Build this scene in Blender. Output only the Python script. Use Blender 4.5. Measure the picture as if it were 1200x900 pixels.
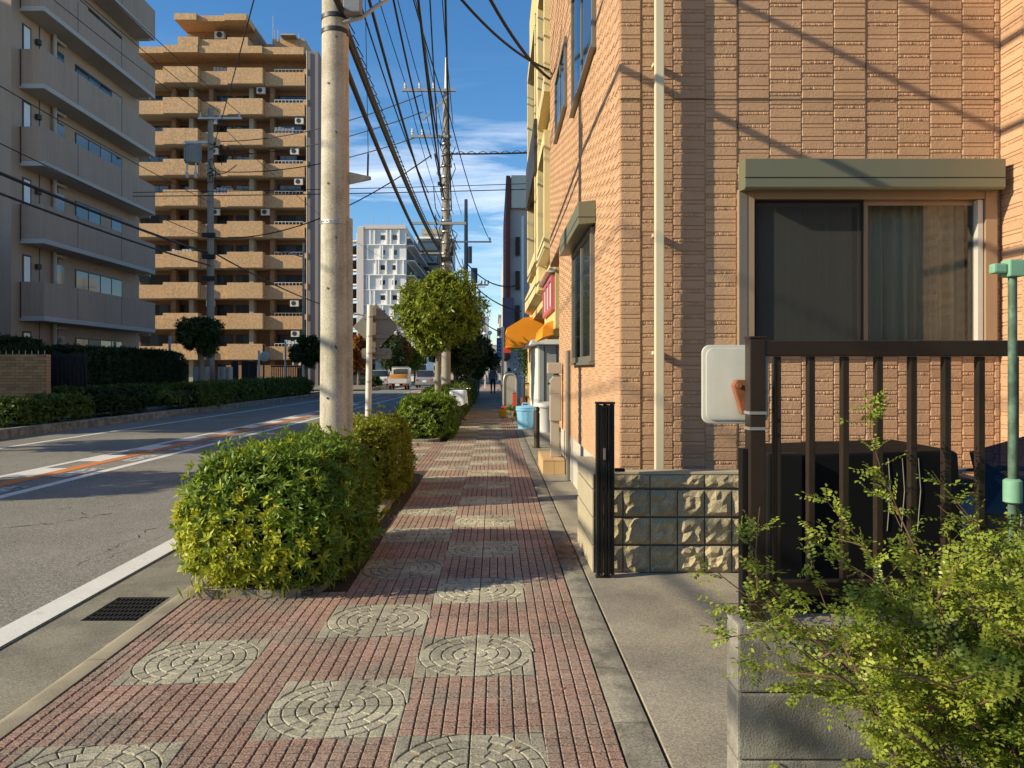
import bpy, bmesh, math, random
import numpy as np
from mathutils import Vector, Matrix
R = math.radians
random.seed(7); rng = np.random.default_rng(7)
scene = bpy.context.scene
for o in list(bpy.data.objects): bpy.data.objects.remove(o)
COL = scene.collection

# ------------------------------------------------------------------ camera
cam = bpy.data.cameras.new('camera'); camo = bpy.data.objects.new('camera', cam); COL.objects.link(camo)
cam.sensor_width = 36.0; cam.lens = 909 / 1200 * 36.0
cam.shift_x = 20 / 1200; cam.shift_y = -17 / 1200
cam.clip_start = 0.05; cam.clip_end = 4000
camo.location = (0, 0, 1.5); camo.rotation_euler = (R(90), 0, 0)
scene.camera = camo
# ------------------------------------------------------------------ sky, sun, exposure
SUN_AZ, SUN_EL = R(17), R(25)        # azimuth measured from -X towards -Y
to_sun = Vector((-math.cos(SUN_AZ) * math.cos(SUN_EL), -math.sin(SUN_AZ) * math.cos(SUN_EL), math.sin(SUN_EL)))
world = bpy.data.worlds.new('World'); scene.world = world; world.use_nodes = True
wn, wl = world.node_tree.nodes, world.node_tree.links
wn.clear()
w_out = wn.new('ShaderNodeOutputWorld'); w_bg = wn.new('ShaderNodeBackground'); w_sky = wn.new('ShaderNodeTexSky')
w_sky.sky_type = 'NISHITA'; w_sky.sun_disc = False; w_sky.sun_elevation = SUN_EL
w_sky.sun_rotation = math.atan2(to_sun.x, to_sun.y) % (2 * math.pi)
w_sky.air_density = 1.0; w_sky.dust_density = 0.1; w_sky.ozone_density = 3.4
w_bg.inputs['Strength'].default_value = 0.12
# thin streaky clouds low in the sky, all the way round
w_tc = wn.new('ShaderNodeTexCoord'); w_map = wn.new('ShaderNodeMapping'); w_map.inputs['Scale'].default_value = (1.3, 1.3, 9.0)
w_map.inputs['Rotation'].default_value = (0.05, 0.03, 0)
w_no = wn.new('ShaderNodeTexNoise'); w_no.inputs['Scale'].default_value = 2.6; w_no.inputs['Detail'].default_value = 9; w_no.inputs['Roughness'].default_value = 0.62
w_no.inputs['Distortion'].default_value = 0.5
w_cr = wn.new('ShaderNodeMapRange'); w_cr.inputs['From Min'].default_value = 0.46; w_cr.inputs['From Max'].default_value = 0.80; w_cr.inputs['To Max'].default_value = 0.8
w_sep = wn.new('ShaderNodeSeparateXYZ')
w_el = wn.new('ShaderNodeValToRGB')
e = w_el.color_ramp.elements; e[0].position = 0.04; e[0].color = (0.2,) * 3 + (1,); e[1].position = 0.38; e[1].color = (0, 0, 0, 1)
for p, v in ((0.15, .7), (0.20, 1.0), (0.27, 1.0), (0.32, .15)):
    q = e.new(p); q.color = (v, v, v, 1)
w_mul = wn.new('ShaderNodeMath'); w_mul.operation = 'MULTIPLY'
w_mix = wn.new('ShaderNodeMixRGB'); w_mix.inputs[2].default_value = (8.0, 8.2, 8.6, 1)
wl.new(w_tc.outputs['Generated'], w_map.inputs['Vector']); wl.new(w_map.outputs[0], w_no.inputs['Vector'])
wl.new(w_no.outputs['Fac'], w_cr.inputs['Value']); wl.new(w_tc.outputs['Generated'], w_sep.inputs[0])
wl.new(w_sep.outputs['Z'], w_el.inputs[0]); wl.new(w_cr.outputs[0], w_mul.inputs[0]); wl.new(w_el.outputs[0], w_mul.inputs[1])
wl.new(w_mul.outputs[0], w_mix.inputs[0]); w_hs = wn.new('ShaderNodeHueSaturation'); w_hs.inputs['Saturation'].default_value = 1.22; w_hs.inputs['Value'].default_value = 0.92
wl.new(w_sky.outputs[0], w_hs.inputs['Color']); wl.new(w_hs.outputs[0], w_mix.inputs[1])
wl.new(w_mix.outputs[0], w_bg.inputs['Color']); wl.new(w_bg.outputs[0], w_out.inputs['Surface'])
sl = bpy.data.lights.new('sun', 'SUN'); slo = bpy.data.objects.new('sun', sl); COL.objects.link(slo)
sl.energy = 4.4; sl.angle = R(0.4); sl.color = (1.0, 0.87, 0.62)
slo.rotation_euler = (-to_sun).to_track_quat('-Z', 'Y').to_euler(); slo.location = (-20, -10, 20)
scene.view_settings.view_transform = 'Standard'; scene.view_settings.look = 'None'
scene.view_settings.gamma = 1.0; scene.view_settings.exposure = 0.66
scene.view_settings.use_curve_mapping = False

# ------------------------------------------------------------------ helpers
WL = {}
def W(px, py, Y):                       # a point of the photograph at distance Y along the street
    return Vector(((px - 580) * Y / 909, Y, 1.5 - (py - 433) * Y / 909))
def tag(o, label=None, cat=None, group=None, kind=None):
    if label: o['label'] = label
    if cat: o['category'] = cat
    if group: o['group'] = group
    if kind: o['kind'] = kind
    return o
def thing(name, loc, label, cat, group=None):
    o = bpy.data.objects.new(name, None); COL.objects.link(o); o.location = loc; o.empty_display_size = 0.2
    WL[o.name] = Vector(loc)
    return tag(o, label, cat, group)
class MB:
    def __init__(s): s.v = []; s.f = []; s.m = []
    def add(s, vs, fs, m=0):
        n = len(s.v); s.v.extend([tuple(p) for p in vs]); s.f.extend([tuple(i + n for i in f) for f in fs]); s.m.extend([m] * len(fs)); return s
    def box(s, x0, x1, y0, y1, z0, z1, m=0):
        if x0 > x1: x0, x1 = x1, x0
        if y0 > y1: y0, y1 = y1, y0
        if z0 > z1: z0, z1 = z1, z0
        return s.add([(x0,y0,z0),(x1,y0,z0),(x1,y1,z0),(x0,y1,z0),(x0,y0,z1),(x1,y0,z1),(x1,y1,z1),(x0,y1,z1)],
                     [(0,3,2,1),(4,5,6,7),(0,1,5,4),(1,2,6,5),(2,3,7,6),(3,0,4,7)], m)
    def obox(s, c, ax, ay, az, m=0):            # oriented box, half-axis vectors
        c, ax, ay, az = map(Vector, (c, ax, ay, az))
        return s.add([c + sx*ax + sy*ay + sz*az for sz in (-1,1) for sx, sy in ((-1,-1),(1,-1),(1,1),(-1,1))],
                     [(0,3,2,1),(4,5,6,7),(0,1,5,4),(1,2,6,5),(2,3,7,6),(3,0,4,7)], m)
    def tube(s, pts, r, n=8, cap=True, m=0):
        pts = [Vector(p) for p in pts]; k = len(pts)
        rs = r if isinstance(r, (list, tuple)) else [r] * k
        ring = []; prev = None
        for i, p in enumerate(pts):
            t = (pts[min(i+1, k-1)] - pts[max(i-1, 0)]).normalized()
            a = prev if prev is not None else (Vector((0,0,1)) if abs(t.z) < .9 else Vector((1,0,0)))
            u = (a - t * a.dot(t)).normalized(); prev = u; w = t.cross(u)
            ring += [p + rs[i] * (math.cos(2*math.pi*j/n) * u + math.sin(2*math.pi*j/n) * w) for j in range(n)]
        fs = [(i*n+j, i*n+(j+1)%n, (i+1)*n+(j+1)%n, (i+1)*n+j) for i in range(k-1) for j in range(n)]
        if cap: fs += [tuple(range(n))[::-1], tuple(range((k-1)*n, k*n))]
        return s.add(ring, fs, m)
    def cyl(s, p0, p1, r0, r1=None, n=16, m=0): return s.tube([p0, p1], [r0, r0 if r1 is None else r1], n, True, m)
    def lathe(s, c, prof, n=20, m=0):           # prof: (radius, z) list, vertical axis at c
        c = Vector(c); k = len(prof)
        vs = [c + Vector((r*math.cos(2*math.pi*j/n), r*math.sin(2*math.pi*j/n), z)) for r, z in prof for j in range(n)]
        fs = [(i*n+j, i*n+(j+1)%n, (i+1)*n+(j+1)%n, (i+1)*n+j) for i in range(k-1) for j in range(n)]
        fs += [tuple(range(n))[::-1], tuple(range((k-1)*n, k*n))]
        return s.add(vs, fs, m)
    def prism(s, poly, off, m=0):               # planar polygon extruded by off
        off = Vector(off); a = [Vector(p) for p in poly]; n = len(a)
        return s.add(a + [p + off for p in a], [tuple(range(n))[::-1], tuple(range(n, 2*n))] + [(i, (i+1)%n, (i+1)%n+n, i+n) for i in range(n)], m)
    def quad(s, a, b, c, d, m=0): return s.add([a, b, c, d], [(0,1,2,3)], m)
    def build(s, name, mats, parent=None, bevel=0, smooth=None, loc=None, kind=None, fixn=True):
        if not s.v: return None
        V = np.array(s.v, dtype=float)
        c = Vector(loc) if loc is not None else Vector(((V[:,0].min()+V[:,0].max())/2, (V[:,1].min()+V[:,1].max())/2, V[:,2].min()))
        me = bpy.data.meshes.new(name); me.from_pydata((V - np.array(c)).tolist(), [], s.f)
        mats = mats if isinstance(mats, (list, tuple)) else [mats]
        for mm in mats: me.materials.append(mm)
        if len(mats) > 1: me.polygons.foreach_set('material_index', s.m)
        if bevel or fixn:
            bm = bmesh.new(); bm.from_mesh(me)
            if fixn: bmesh.ops.recalc_face_normals(bm, faces=bm.faces)
            if bevel:
                es = [e for e in bm.edges if len(e.link_faces) == 2 and e.calc_face_angle(0) > 0.6]
                bmesh.ops.bevel(bm, geom=es, offset=bevel, segments=2, profile=.6, affect='EDGES', clamp_overlap=True)
            bm.to_mesh(me); bm.free()
        if smooth:
            me.polygons.foreach_set('use_smooth', [True] * len(me.polygons)); me.set_sharp_from_angle(angle=R(smooth))
        o = bpy.data.objects.new(name, me); COL.objects.link(o); put(o, c, parent)
        if kind: o['kind'] = kind
        return o
def put(o, c, parent=None):
    c = Vector(c); WL[o.name] = c
    if parent: o.parent = parent; o.location = c - WL[parent.name]
    else: o.location = c
    return o
def inst(name, mesh, c, parent=None, rz=0):
    o = bpy.data.objects.new(name, mesh); COL.objects.link(o); put(o, c, parent)
    if rz: o.rotation_euler = (0, 0, rz)
    return o
def copy_tree(o, loc=None, parent=None, **kw):
    c = o.copy(); COL.objects.link(c); c.parent = parent
    if loc is not None: c.location = loc
    if parent is None: WL[c.name] = Vector(c.location)
    else: WL[c.name] = WL[parent.name] + Vector(c.location)
    for ch in list(o.children): copy_tree(ch, None, c)
    if kw: tag(c, **kw)
    return c
def npmesh(name, V, F, mats, parent=None, c=(0,0,0), mi=None, smooth=False, kind=None):   # fast quads/tris from numpy
    me = bpy.data.meshes.new(name); V = np.asarray(V, float) - np.array(c)
    k = F.shape[1]; me.vertices.add(len(V)); me.vertices.foreach_set('co', V.ravel())
    me.loops.add(F.size); me.loops.foreach_set('vertex_index', F.ravel().astype(np.int32))
    me.polygons.add(len(F)); me.polygons.foreach_set('loop_start', np.arange(0, F.size, k, dtype=np.int32))
    mats = mats if isinstance(mats, (list, tuple)) else [mats]
    for mm in mats: me.materials.append(mm)
    if mi is not None: me.polygons.foreach_set('material_index', np.asarray(mi, np.int32))
    if smooth: me.polygons.foreach_set('use_smooth', np.ones(len(F), bool))
    me.update(calc_edges=True)
    o = bpy.data.objects.new(name, me); COL.objects.link(o); put(o, c, parent)
    if kind: o['kind'] = kind
    return o

# ------------------------------------------------------------------ materials
MATS = {}
def pm(name, col, rough=.75, var=.12, vs=3., spk=0, ss=250., isl=0, rnd=0, bump=0, bs=80., metal=0, spec=.4, col2=None, mixs=2., mixlo=.45, mixhi=.65, streak=0, alpha=None, coat=0):
    if name in MATS: return MATS[name]
    m = bpy.data.materials.new(name); m.use_nodes = True; nt = m.node_tree; N, L = nt.nodes, nt.links
    b = N['Principled BSDF']; b.inputs['Roughness'].default_value = rough; b.inputs['Metallic'].default_value = metal
    b.inputs['Specular IOR Level'].default_value = spec
    if coat: b.inputs['Coat Weight'].default_value = coat
    g = N.new('ShaderNodeNewGeometry'); pos = g.outputs['Position']
    def noise(sc, det=4, vec=None, rough_=.6):
        n = N.new('ShaderNodeTexNoise'); n.inputs['Scale'].default_value = sc; n.inputs['Detail'].default_value = det; n.inputs['Roughness'].default_value = rough_
        L.new(vec or pos, n.inputs['Vector']); return n.outputs['Fac']
    def math_(op, a, bb):
        n = N.new('ShaderNodeMath'); n.operation = op
        for i, x in enumerate((a, bb)):
            if isinstance(x, (int, float)): n.inputs[i].default_value = x
            else: L.new(x, n.inputs[i])
        return n.outputs[0]
    fac = None
    def acc(sig, amp):
        nonlocal fac
        t = math_('MULTIPLY', math_('SUBTRACT', sig, .5), 2 * amp)
        fac = math_('ADD', fac if fac is not None else 1.0, t)
    if var: acc(noise(vs), var * 2)
    if spk: acc(noise(ss, 2), spk * 1.6)
    if isl: acc(g.outputs['Random Per Island'], isl)
    if rnd:
        oi = N.new('ShaderNodeObjectInfo'); acc(oi.outputs['Random'], rnd)
    if streak:
        mp = N.new('ShaderNodeMapping'); mp.inputs['Scale'].default_value = (1, 1, .06); L.new(pos, mp.inputs['Vector'])
        acc(noise(9, 5, mp.outputs[0]), streak * 1.6)
    base = None
    if col2 is not None:
        mr = N.new('ShaderNodeMapRange'); mr.inputs['From Min'].default_value = mixlo; mr.inputs['From Max'].default_value = mixhi
        L.new(noise(mixs, 6), mr.inputs['Value'])
        mx = N.new('ShaderNodeMixRGB'); mx.inputs[1].default_value = (*col, 1); mx.inputs[2].default_value = (*col2, 1); L.new(mr.outputs[0], mx.inputs[0]); base = mx.outputs[0]
    if fac is not None:
        vm = N.new('ShaderNodeVectorMath'); vm.operation = 'SCALE'
        if base: L.new(base, vm.inputs[0])
        else: vm.inputs[0].default_value = col
        L.new(fac, vm.inputs['Scale']); L.new(vm.outputs[0], b.inputs['Base Color'])
    elif base: L.new(base, b.inputs['Base Color'])
    else: b.inputs['Base Color'].default_value = (*col, 1)
    if bump:
        bp = N.new('ShaderNodeBump'); bp.inputs['Strength'].default_value = 1; bp.inputs['Distance'].default_value = bump
        L.new(noise(bs, 5), bp.inputs['Height']); L.new(bp.outputs[0], b.inputs['Normal'])
    MATS[name] = m; return m
def leafmat(name, ca, cb, rough=.45, trans=.35, cc=None):
    if name in MATS: return MATS[name]
    m = bpy.data.materials.new(name); m.use_nodes = True; N, L = m.node_tree.nodes, m.node_tree.links
    b = N['Principled BSDF']; b.inputs['Roughness'].default_value = rough; b.inputs['Specular IOR Level'].default_value = .35
    g = N.new('ShaderNodeNewGeometry'); rp = N.new('ShaderNodeValToRGB'); el = rp.color_ramp.elements
    el[0].color = (*ca, 1); el[1].color = (*cb, 1)
    if cc: q = el.new(.96); q.color = (*cb, 1); el[2].color = (*cc, 1)
    no = N.new('ShaderNodeTexNoise'); no.inputs['Scale'].default_value = 3.5; no.inputs['Detail'].default_value = 3; L.new(g.outputs['Position'], no.inputs['Vector'])
    ad = N.new('ShaderNodeMath'); ad.operation = 'MULTIPLY_ADD'; ad.inputs[1].default_value = .55; L.new(g.outputs['Random Per Island'], ad.inputs[0])
    a2 = N.new('ShaderNodeMath'); a2.operation = 'MULTIPLY_ADD'; a2.inputs[1].default_value = 1.3; a2.inputs[2].default_value = -.42
    L.new(no.outputs['Fac'], a2.inputs[0]); L.new(a2.outputs[0], ad.inputs[2])
    L.new(ad.outputs[0], rp.inputs[0]); L.new(rp.outputs[0], b.inputs['Base Color'])
    t = N.new('ShaderNodeBsdfTranslucent'); L.new(rp.outputs[0], t.inputs['Color']); mx = N.new('ShaderNodeMixShader'); mx.inputs[0].default_value = trans
    L.new(b.outputs[0], mx.inputs[1]); L.new(t.outputs[0], mx.inputs[2]); L.new(mx.outputs[0], N['Material Output'].inputs['Surface'])
    MATS[name] = m; return m
def glassmat(name, tint=(.91,.91,.89), refl=1.0, opac=0.25):
    m = bpy.data.materials.new(name); m.use_nodes = True; N, L = m.node_tree.nodes, m.node_tree.links
    for n in list(N):
        if n.type == 'BSDF_PRINCIPLED': N.remove(n)
    fr = N.new('ShaderNodeFresnel'); fr.inputs['IOR'].default_value = 1.45
    tr = N.new('ShaderNodeBsdfTransparent'); tr.inputs[0].default_value = (*tint, 1)
    gl = N.new('ShaderNodeBsdfGlossy'); gl.inputs['Roughness'].default_value = .015; gl.inputs['Color'].default_value = (refl,)*3 + (1,)
    mx = N.new('ShaderNodeMixShader'); L.new(fr.outputs[0], mx.inputs[0]); L.new(tr.outputs[0], mx.inputs[1]); L.new(gl.outputs[0], mx.inputs[2])
    L.new(mx.outputs[0], N['Material Output'].inputs['Surface']); return m

M = dict(
 asphalt=pm('asphalt', (.205,.192,.162), .88, .10, .8, spk=.9, ss=70, bump=.006, bs=90, col2=(.24,.225,.19), mixs=.5),
 asphalt_dark=pm('asphalt_crack', (.022,.021,.02), .95, .1),
 ground=pm('ground_soil', (.16,.14,.115), .95, .15, .4),
 gutter=pm('gutter_concrete', (.245,.222,.165), .9, .12, 1.7, spk=.6, ss=90, bump=.002, bs=120, col2=(.165,.15,.112), mixs=2.2),
 kerb=pm('kerb_concrete', (.29,.25,.175), .9, .12, 2., spk=.2, ss=200, bump=.002, bs=90, col2=(.21,.18,.13), mixs=3),
 kerbstone=pm('kerbstone_concrete', (.23,.21,.165), .9, .12, 4., spk=.6, ss=110, bump=.0015, bs=120, col2=(.12,.11,.085), mixs=5, rnd=.12),
 apron=pm('apron_concrete', (.33,.29,.215), .92, .13, 1.6, spk=.6, ss=110, bump=.0015, bs=160, col2=(.21,.185,.145), mixs=1.1, mixlo=.42, mixhi=.66),
 bed=pm('joint_dirt', (.05,.042,.03), .95, .25, 9),
 redtile=pm('red_paver', (.315,.200,.150), .85, .16, 3., spk=1.1, ss=115, isl=.10, rnd=.13, bump=.002, bs=200, col2=(.245,.195,.150), mixs=2.6),
 greytile=pm('grey_paver', (.385,.355,.255), .85, .12, 3., spk=.8, ss=115, isl=.13, rnd=.10, bump=.002, bs=200, col2=(.25,.228,.17), mixs=2.2),
 farpave=pm('far_paving', (.255,.19,.15), .85, .2, 1.5, spk=.2, ss=60),
 white_paint=pm('road_white_paint', (.66,.64,.59), .8, .08, 3, spk=.22, ss=120, col2=(.40,.385,.36), mixs=6, mixlo=.62, mixhi=.76),
 worn_paint=pm('worn_white_paint', (.5,.49,.46), .85, .1, 3, spk=.3, ss=120, col2=(.14,.135,.13), mixs=9, mixlo=.44, mixhi=.56),
 orange_paint=pm('road_orange_paint', (.60,.20,.055), .8, .08, 3, spk=.2, ss=120, col2=(.36,.155,.075), mixs=5, mixlo=.5, mixhi=.75),
 iron=pm('cast_iron', (.045,.04,.034), .6, .2, 20, metal=.6, bump=.001, bs=300),
 brick=pm('siding_brick', (.46,.28,.163), .82, .08, 2.2, spk=.16, ss=160, isl=.09, rnd=.07, bump=.006, bs=75, streak=.07),
 brickgap=pm('siding_joint', (.40,.24,.14), .9, .1, 4),
 foundation=pm('foundation_mortar', (.47,.44,.38), .85, .08, 2, streak=.1, bump=.001, bs=90),
 pipe=pm('cream_pvc', (.62,.54,.37), .45, .04, 3, streak=.05),
 frame_olive=pm('olive_bronze_aluminium', (.19,.19,.125), .45, .04, 4, metal=.35),
 frame_tan=pm('tan_aluminium', (.36,.25,.16), .45, .04, 4, metal=.25),
 frame_grey=pm('grey_bronze_aluminium', (.20,.185,.155), .45, .05, 4, metal=.35),
 frame_white=pm('silver_sash', (.55,.53,.48), .4, .04, 4, metal=.2),
 curtain=pm('sage_curtain', (.54,.51,.39), .9, .06, 6, streak=.08),
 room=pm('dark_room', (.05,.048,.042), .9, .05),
 mesh=pm('insect_screen', (.022,.024,.021), .8, .05),
 railing=pm('dark_brown_aluminium', (.040,.028,.021), .38, .12, 20, metal=.35, spk=.1, ss=90),
 black=pm('black_aluminium', (.010,.010,.010), .42, .1, 8, metal=.3),
 blackbox=pm('black_vinyl', (.006,.006,.006), .5, .2, 6, bump=.003, bs=14, spec=.12),
 splitblock=pm('split_face_block', (.36,.295,.18), .95, .16, 9, spk=.5, ss=110, rnd=.12, bump=.006, bs=70),
 blockjoint=pm('block_mortar', (.105,.09,.065), .95, .1),
 blockcap=pm('block_cap', (.40,.345,.235), .95, .1, 8, spk=.3, ss=220, bump=.003, bs=160),
 oldblock=pm('weathered_block', (.30,.28,.235), .95, .16, 4, spk=.3, ss=200, rnd=.06, bump=.004, bs=140, col2=(.15,.14,.12), mixs=6, mixlo=.4, mixhi=.62),
 mirror_back=pm('white_plate', (.50,.49,.43), .6, .08, 8, streak=.14),
 rust=pm('orange_rusty_bracket', (.24,.08,.035), .7, .25, 30),
 galv=pm('galvanised_steel', (.42,.42,.41), .45, .08, 10, metal=.7),
 green_paint=pm('green_painted_pipe', (.06,.10,.068), .65, .25, 25, col2=(.12,.20,.14), mixs=22),
 green_light=pm('mint_green_clamp', (.19,.37,.25), .5, .1, 20),
 polecon=pm('pole_concrete', (.46,.41,.315), .85, .14, 3, streak=.4, spk=.35, ss=70, col2=(.36,.315,.235), mixs=4, bump=.0012, bs=120),
 poledark=pm('weathered_pole_concrete', (.27,.25,.215), .88, .10, 3, streak=.2),
 signback=pm('sign_back_aluminium', (.215,.20,.17), .6, .06, 12, streak=.12, metal=.2),
 signpole=pm('white_steel_post', (.68,.64,.54), .5, .06, 6, streak=.1),
 cable=pm('black_cable', (.012,.012,.013), .6, .1),
 insul=pm('white_porcelain', (.62,.60,.57), .3, .04),
 transformer=pm('grey_transformer_paint', (.23,.25,.26), .5, .1, 4),
 bark=pm('bark', (.15,.12,.085), .95, .2, 12, bump=.01, bs=30),
 barkpale=pm('pale_bark', (.24,.205,.15), .95, .15, 10, bump=.006, bs=30),
 twig=pm('twig', (.13,.075,.045), .85, .2, 30),
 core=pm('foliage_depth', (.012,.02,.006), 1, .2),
 soil=pm('planter_soil', (.10,.075,.05), .95, .25, 8, spk=.3, ss=60, bump=.01, bs=40),
 greybldg=pm('taupe_tile_wall', (.37,.28,.21), .8, .06, .5, spk=.08, ss=14, streak=.10),
 greypar=pm('taupe_parapet', (.35,.262,.197), .8, .06, .6, spk=.08, ss=14, streak=.16),
 greyslab=pm('pale_soffit', (.42,.40,.37), .85, .05, .5),
 glassdark=pm('dark_window_glass', (.028,.032,.035), .06, 0, spec=.8),
 glassblue=pm('blue_window_glass', (.05,.08,.095), .06, 0, spec=.8),
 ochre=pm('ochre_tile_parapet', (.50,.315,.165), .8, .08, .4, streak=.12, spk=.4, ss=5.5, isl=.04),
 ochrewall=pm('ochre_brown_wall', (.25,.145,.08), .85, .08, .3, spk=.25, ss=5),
 mauve=pm('mauve_side_wall', (.24,.20,.19), .85, .06, .2),
 soffit=pm('beige_soffit', (.38,.33,.26), .9, .05),
 acunit=pm('air_conditioner_white', (.62,.60,.55), .5, .05),
 darkmetal=pm('dark_metal', (.05,.05,.052), .5, .1, metal=.4),
 laundry=pm('laundry_cloth', (.42,.42,.44), .9, .1, 3, rnd=.6),
 whitebldg=pm('pale_grey_panel', (.70,.68,.65), .8, .04, .1, rnd=.08),
 whiteband=pm('white_band', (.86,.85,.82), .75, .03),
 pinkstrip=pm('pinkish_wall', (.60,.53,.50), .8, .04),
 yellow=pm('yellow_render', (.60,.45,.20), .85, .08, 1.5, spk=.1, ss=60, streak=.08),
 yellowframe=pm('cream_yellow_trim', (.63,.51,.27), .8, .06, 2, streak=.06),
 awning=pm('orange_awning_canvas', (.82,.30,.012), .7, .06, 3),
 ink=pm('brown_lettering', (.10,.045,.012), .8, 0),
 pink=pm('pink_window_trim', (.46,.12,.16), .5, .05),
 shed=pm('grey_shed_steel', (.27,.29,.30), .5, .06, 3, streak=.08),
 shedwhite=pm('white_shed_steel', (.70,.70,.67), .5, .04, 3, streak=.06),
 bucket=pm('light_blue_plastic', (.20,.45,.66), .4, .05, 6),
 binwhite=pm('off_white_plastic', (.60,.60,.57), .45, .05, 6),
 bollard=pm('brown_bollard', (.055,.036,.025), .45, .1, 10),
 tan_tile=pm('tan_step_tile', (.52,.34,.165), .7, .06, 5, spk=.1, ss=120, isl=.06),
 intercom=pm('beige_post', (.40,.35,.275), .5, .04, 5),
 needles=pm('dry_needles', (.30,.105,.03), .9, .2, 30, isl=.4),
 wallbrown=pm('tan_brick_wall', (.40,.245,.12), .85, .1, 1.5, rnd=.22, spk=.12, ss=60),
 mortar=pm('dark_mortar', (.12,.08,.045), .95, .1),
 hedgefence=pm('dark_fence', (.018,.016,.017), .6, .1),
 cabinet=pm('pale_grey_cabinet', (.36,.36,.35), .55, .06, 3, streak=.08),
 brownpaint=pm('brown_paint', (.16,.06,.03), .6, .1),
 blue=pm('blue_sign', (.02,.13,.42), .5, .03),
 signwhite=pm('sign_white', (.78,.78,.76), .5, .02),
 red=pm('red_paint', (.55,.05,.035), .5, .05),
 redpink=pm('pink_red_sign', (.60,.15,.16), .5, .05),
 yellowplastic=pm('yellow_plastic', (.80,.42,.01), .4, .05),
 tyre=pm('rubber', (.016,.016,.016), .8, .1),
 chrome=pm('chrome', (.6,.6,.6), .2, 0, metal=1),
 clothwhite=pm('white_cloth', (.80,.80,.80), .9, .04),
 carwhite=pm('white_car_paint', (.62,.62,.60), .3, .02, coat=.5),
 carsilver=pm('silver_car_paint', (.34,.35,.36), .3, .02, metal=.4, coat=.5),
 truckorange=pm('orange_cargo', (.50,.22,.05), .8, .1),
 scooter=pm('dark_scooter', (.035,.034,.034), .35, .1, coat=.4),
 maroon=pm('maroon_cladding', (.15,.045,.04), .7, .1),
 greyfacade=pm('grey_facade', (.47,.47,.46), .75, .05, 1, streak=.06),
 creamclad=pm('cream_corrugated', (.58,.57,.47), .7, .04, 1),
 purple=pm('purple_grey_banner', (.15,.115,.165), .7, .08, 2),
 roofdark=pm('dark_roof', (.06,.06,.065), .8, .1, 2),
 stucco=pm('pale_stucco', (.50,.47,.42), .85, .06, 1),
 skin=pm('skin', (.50,.30,.21), .6, .03), hair=pm('hair', (.02,.015,.012), .6, .1),
 navy=pm('navy_cloth', (.025,.03,.045), .9, .1), greycloth=pm('grey_cloth', (.16,.14,.14), .9, .1), palecloth=pm('pale_cloth', (.5,.47,.45), .9, .1),
 lampglobe=pm('lamp_globe', (.75,.75,.72), .3, 0),
)
M['glass'] = glassmat('clear_window_glass'); M['smoke'] = glassmat('smoked_shield', (.16,.16,.17))
L_bush = leafmat('bush_leaf', (.065,.13,.014), (.27,.37,.04), .42, .3)
L_yel = leafmat('bush_leaf_yellow', (.31,.37,.025), (.58,.56,.05), .45, .35, (.42,.22,.04))
L_bush2 = leafmat('hedge_leaf_yellow_green', (.10,.14,.014), (.36,.37,.03), .5, .3)
L_dark = leafmat('dark_hedge_leaf', (.012,.03,.006), (.035,.07,.013), .55, .15)
L_hedge = leafmat('far_hedge_leaf', (.045,.085,.012), (.14,.20,.025), .55, .2)
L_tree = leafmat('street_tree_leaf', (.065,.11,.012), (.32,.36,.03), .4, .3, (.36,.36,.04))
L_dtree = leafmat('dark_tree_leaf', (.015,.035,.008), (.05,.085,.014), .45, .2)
L_aut = leafmat('autumn_leaf', (.16,.05,.012), (.34,.13,.02), .6, .3)
L_rose = leafmat('feathery_leaf', (.11,.18,.02), (.44,.48,.07), .4, .38, (.50,.46,.07))
# ------------------------------------------------------------------ foliage helpers
def unit(v): return v / np.maximum(np.linalg.norm(v, axis=-1, keepdims=True), 1e-9)
def leaf_quads(P, D, Nn, Ln, Wd, fold=.15):
    D = unit(D); S = unit(np.cross(D, Nn)); U = np.cross(S, D)
    Ln = Ln[:, None]; Wd = Wd[:, None]
    mid = P + D * Ln * .52
    V = np.stack([P, mid + S * Wd / 2 + U * Wd * fold, P + D * Ln - U * Ln * .08, mid - S * Wd / 2 + U * Wd * fold], 1)
    n = len(P); return V.reshape(-1, 3), np.arange(n * 4).reshape(n, 4)
def rosettes(P, Nn, k, ln, wd, spread=(.5, 1.35)):
    n = len(P); Nn = unit(Nn + rng.normal(0, .28, Nn.shape))
    t = unit(np.cross(Nn, unit(rng.normal(size=Nn.shape)))); b = np.cross(Nn, t)
    P = np.repeat(P, k, 0); N2 = np.repeat(Nn, k, 0); t = np.repeat(t, k, 0); b = np.repeat(b, k, 0)
    a = np.tile(np.arange(k) * 2.4, n) + rng.normal(0, .2, n * k)
    th = np.tile(np.linspace(spread[0], spread[1], k), n) + rng.normal(0, .14, n * k)
    tan = t * np.cos(a)[:, None] + b * np.sin(a)[:, None]
    D = N2 * np.cos(th)[:, None] + tan * np.sin(th)[:, None]; D[:, 2] -= .06
    up = N2 * np.sin(th)[:, None] - tan * np.cos(th)[:, None]
    return leaf_quads(P, D, up, ln * rng.uniform(.55, 1.3, n * k) * np.repeat(rng.uniform(.75, 1.2, n), k), wd * rng.uniform(.7, 1.25, n * k))
def lump(p, f=3.0, ph=0):
    return (np.sin(p[:,0]*f*1.3+ph)+np.sin(p[:,1]*f*.9+1.7*ph+1)+np.sin(p[:,2]*f*1.6+.6+ph)+.6*np.sin(p[:,0]*f*2.9+p[:,1]*f*2.3+2+ph)+.6*np.sin(p[:,2]*f*3.1-p[:,1]*f*2.6+ph))/4.2
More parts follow.
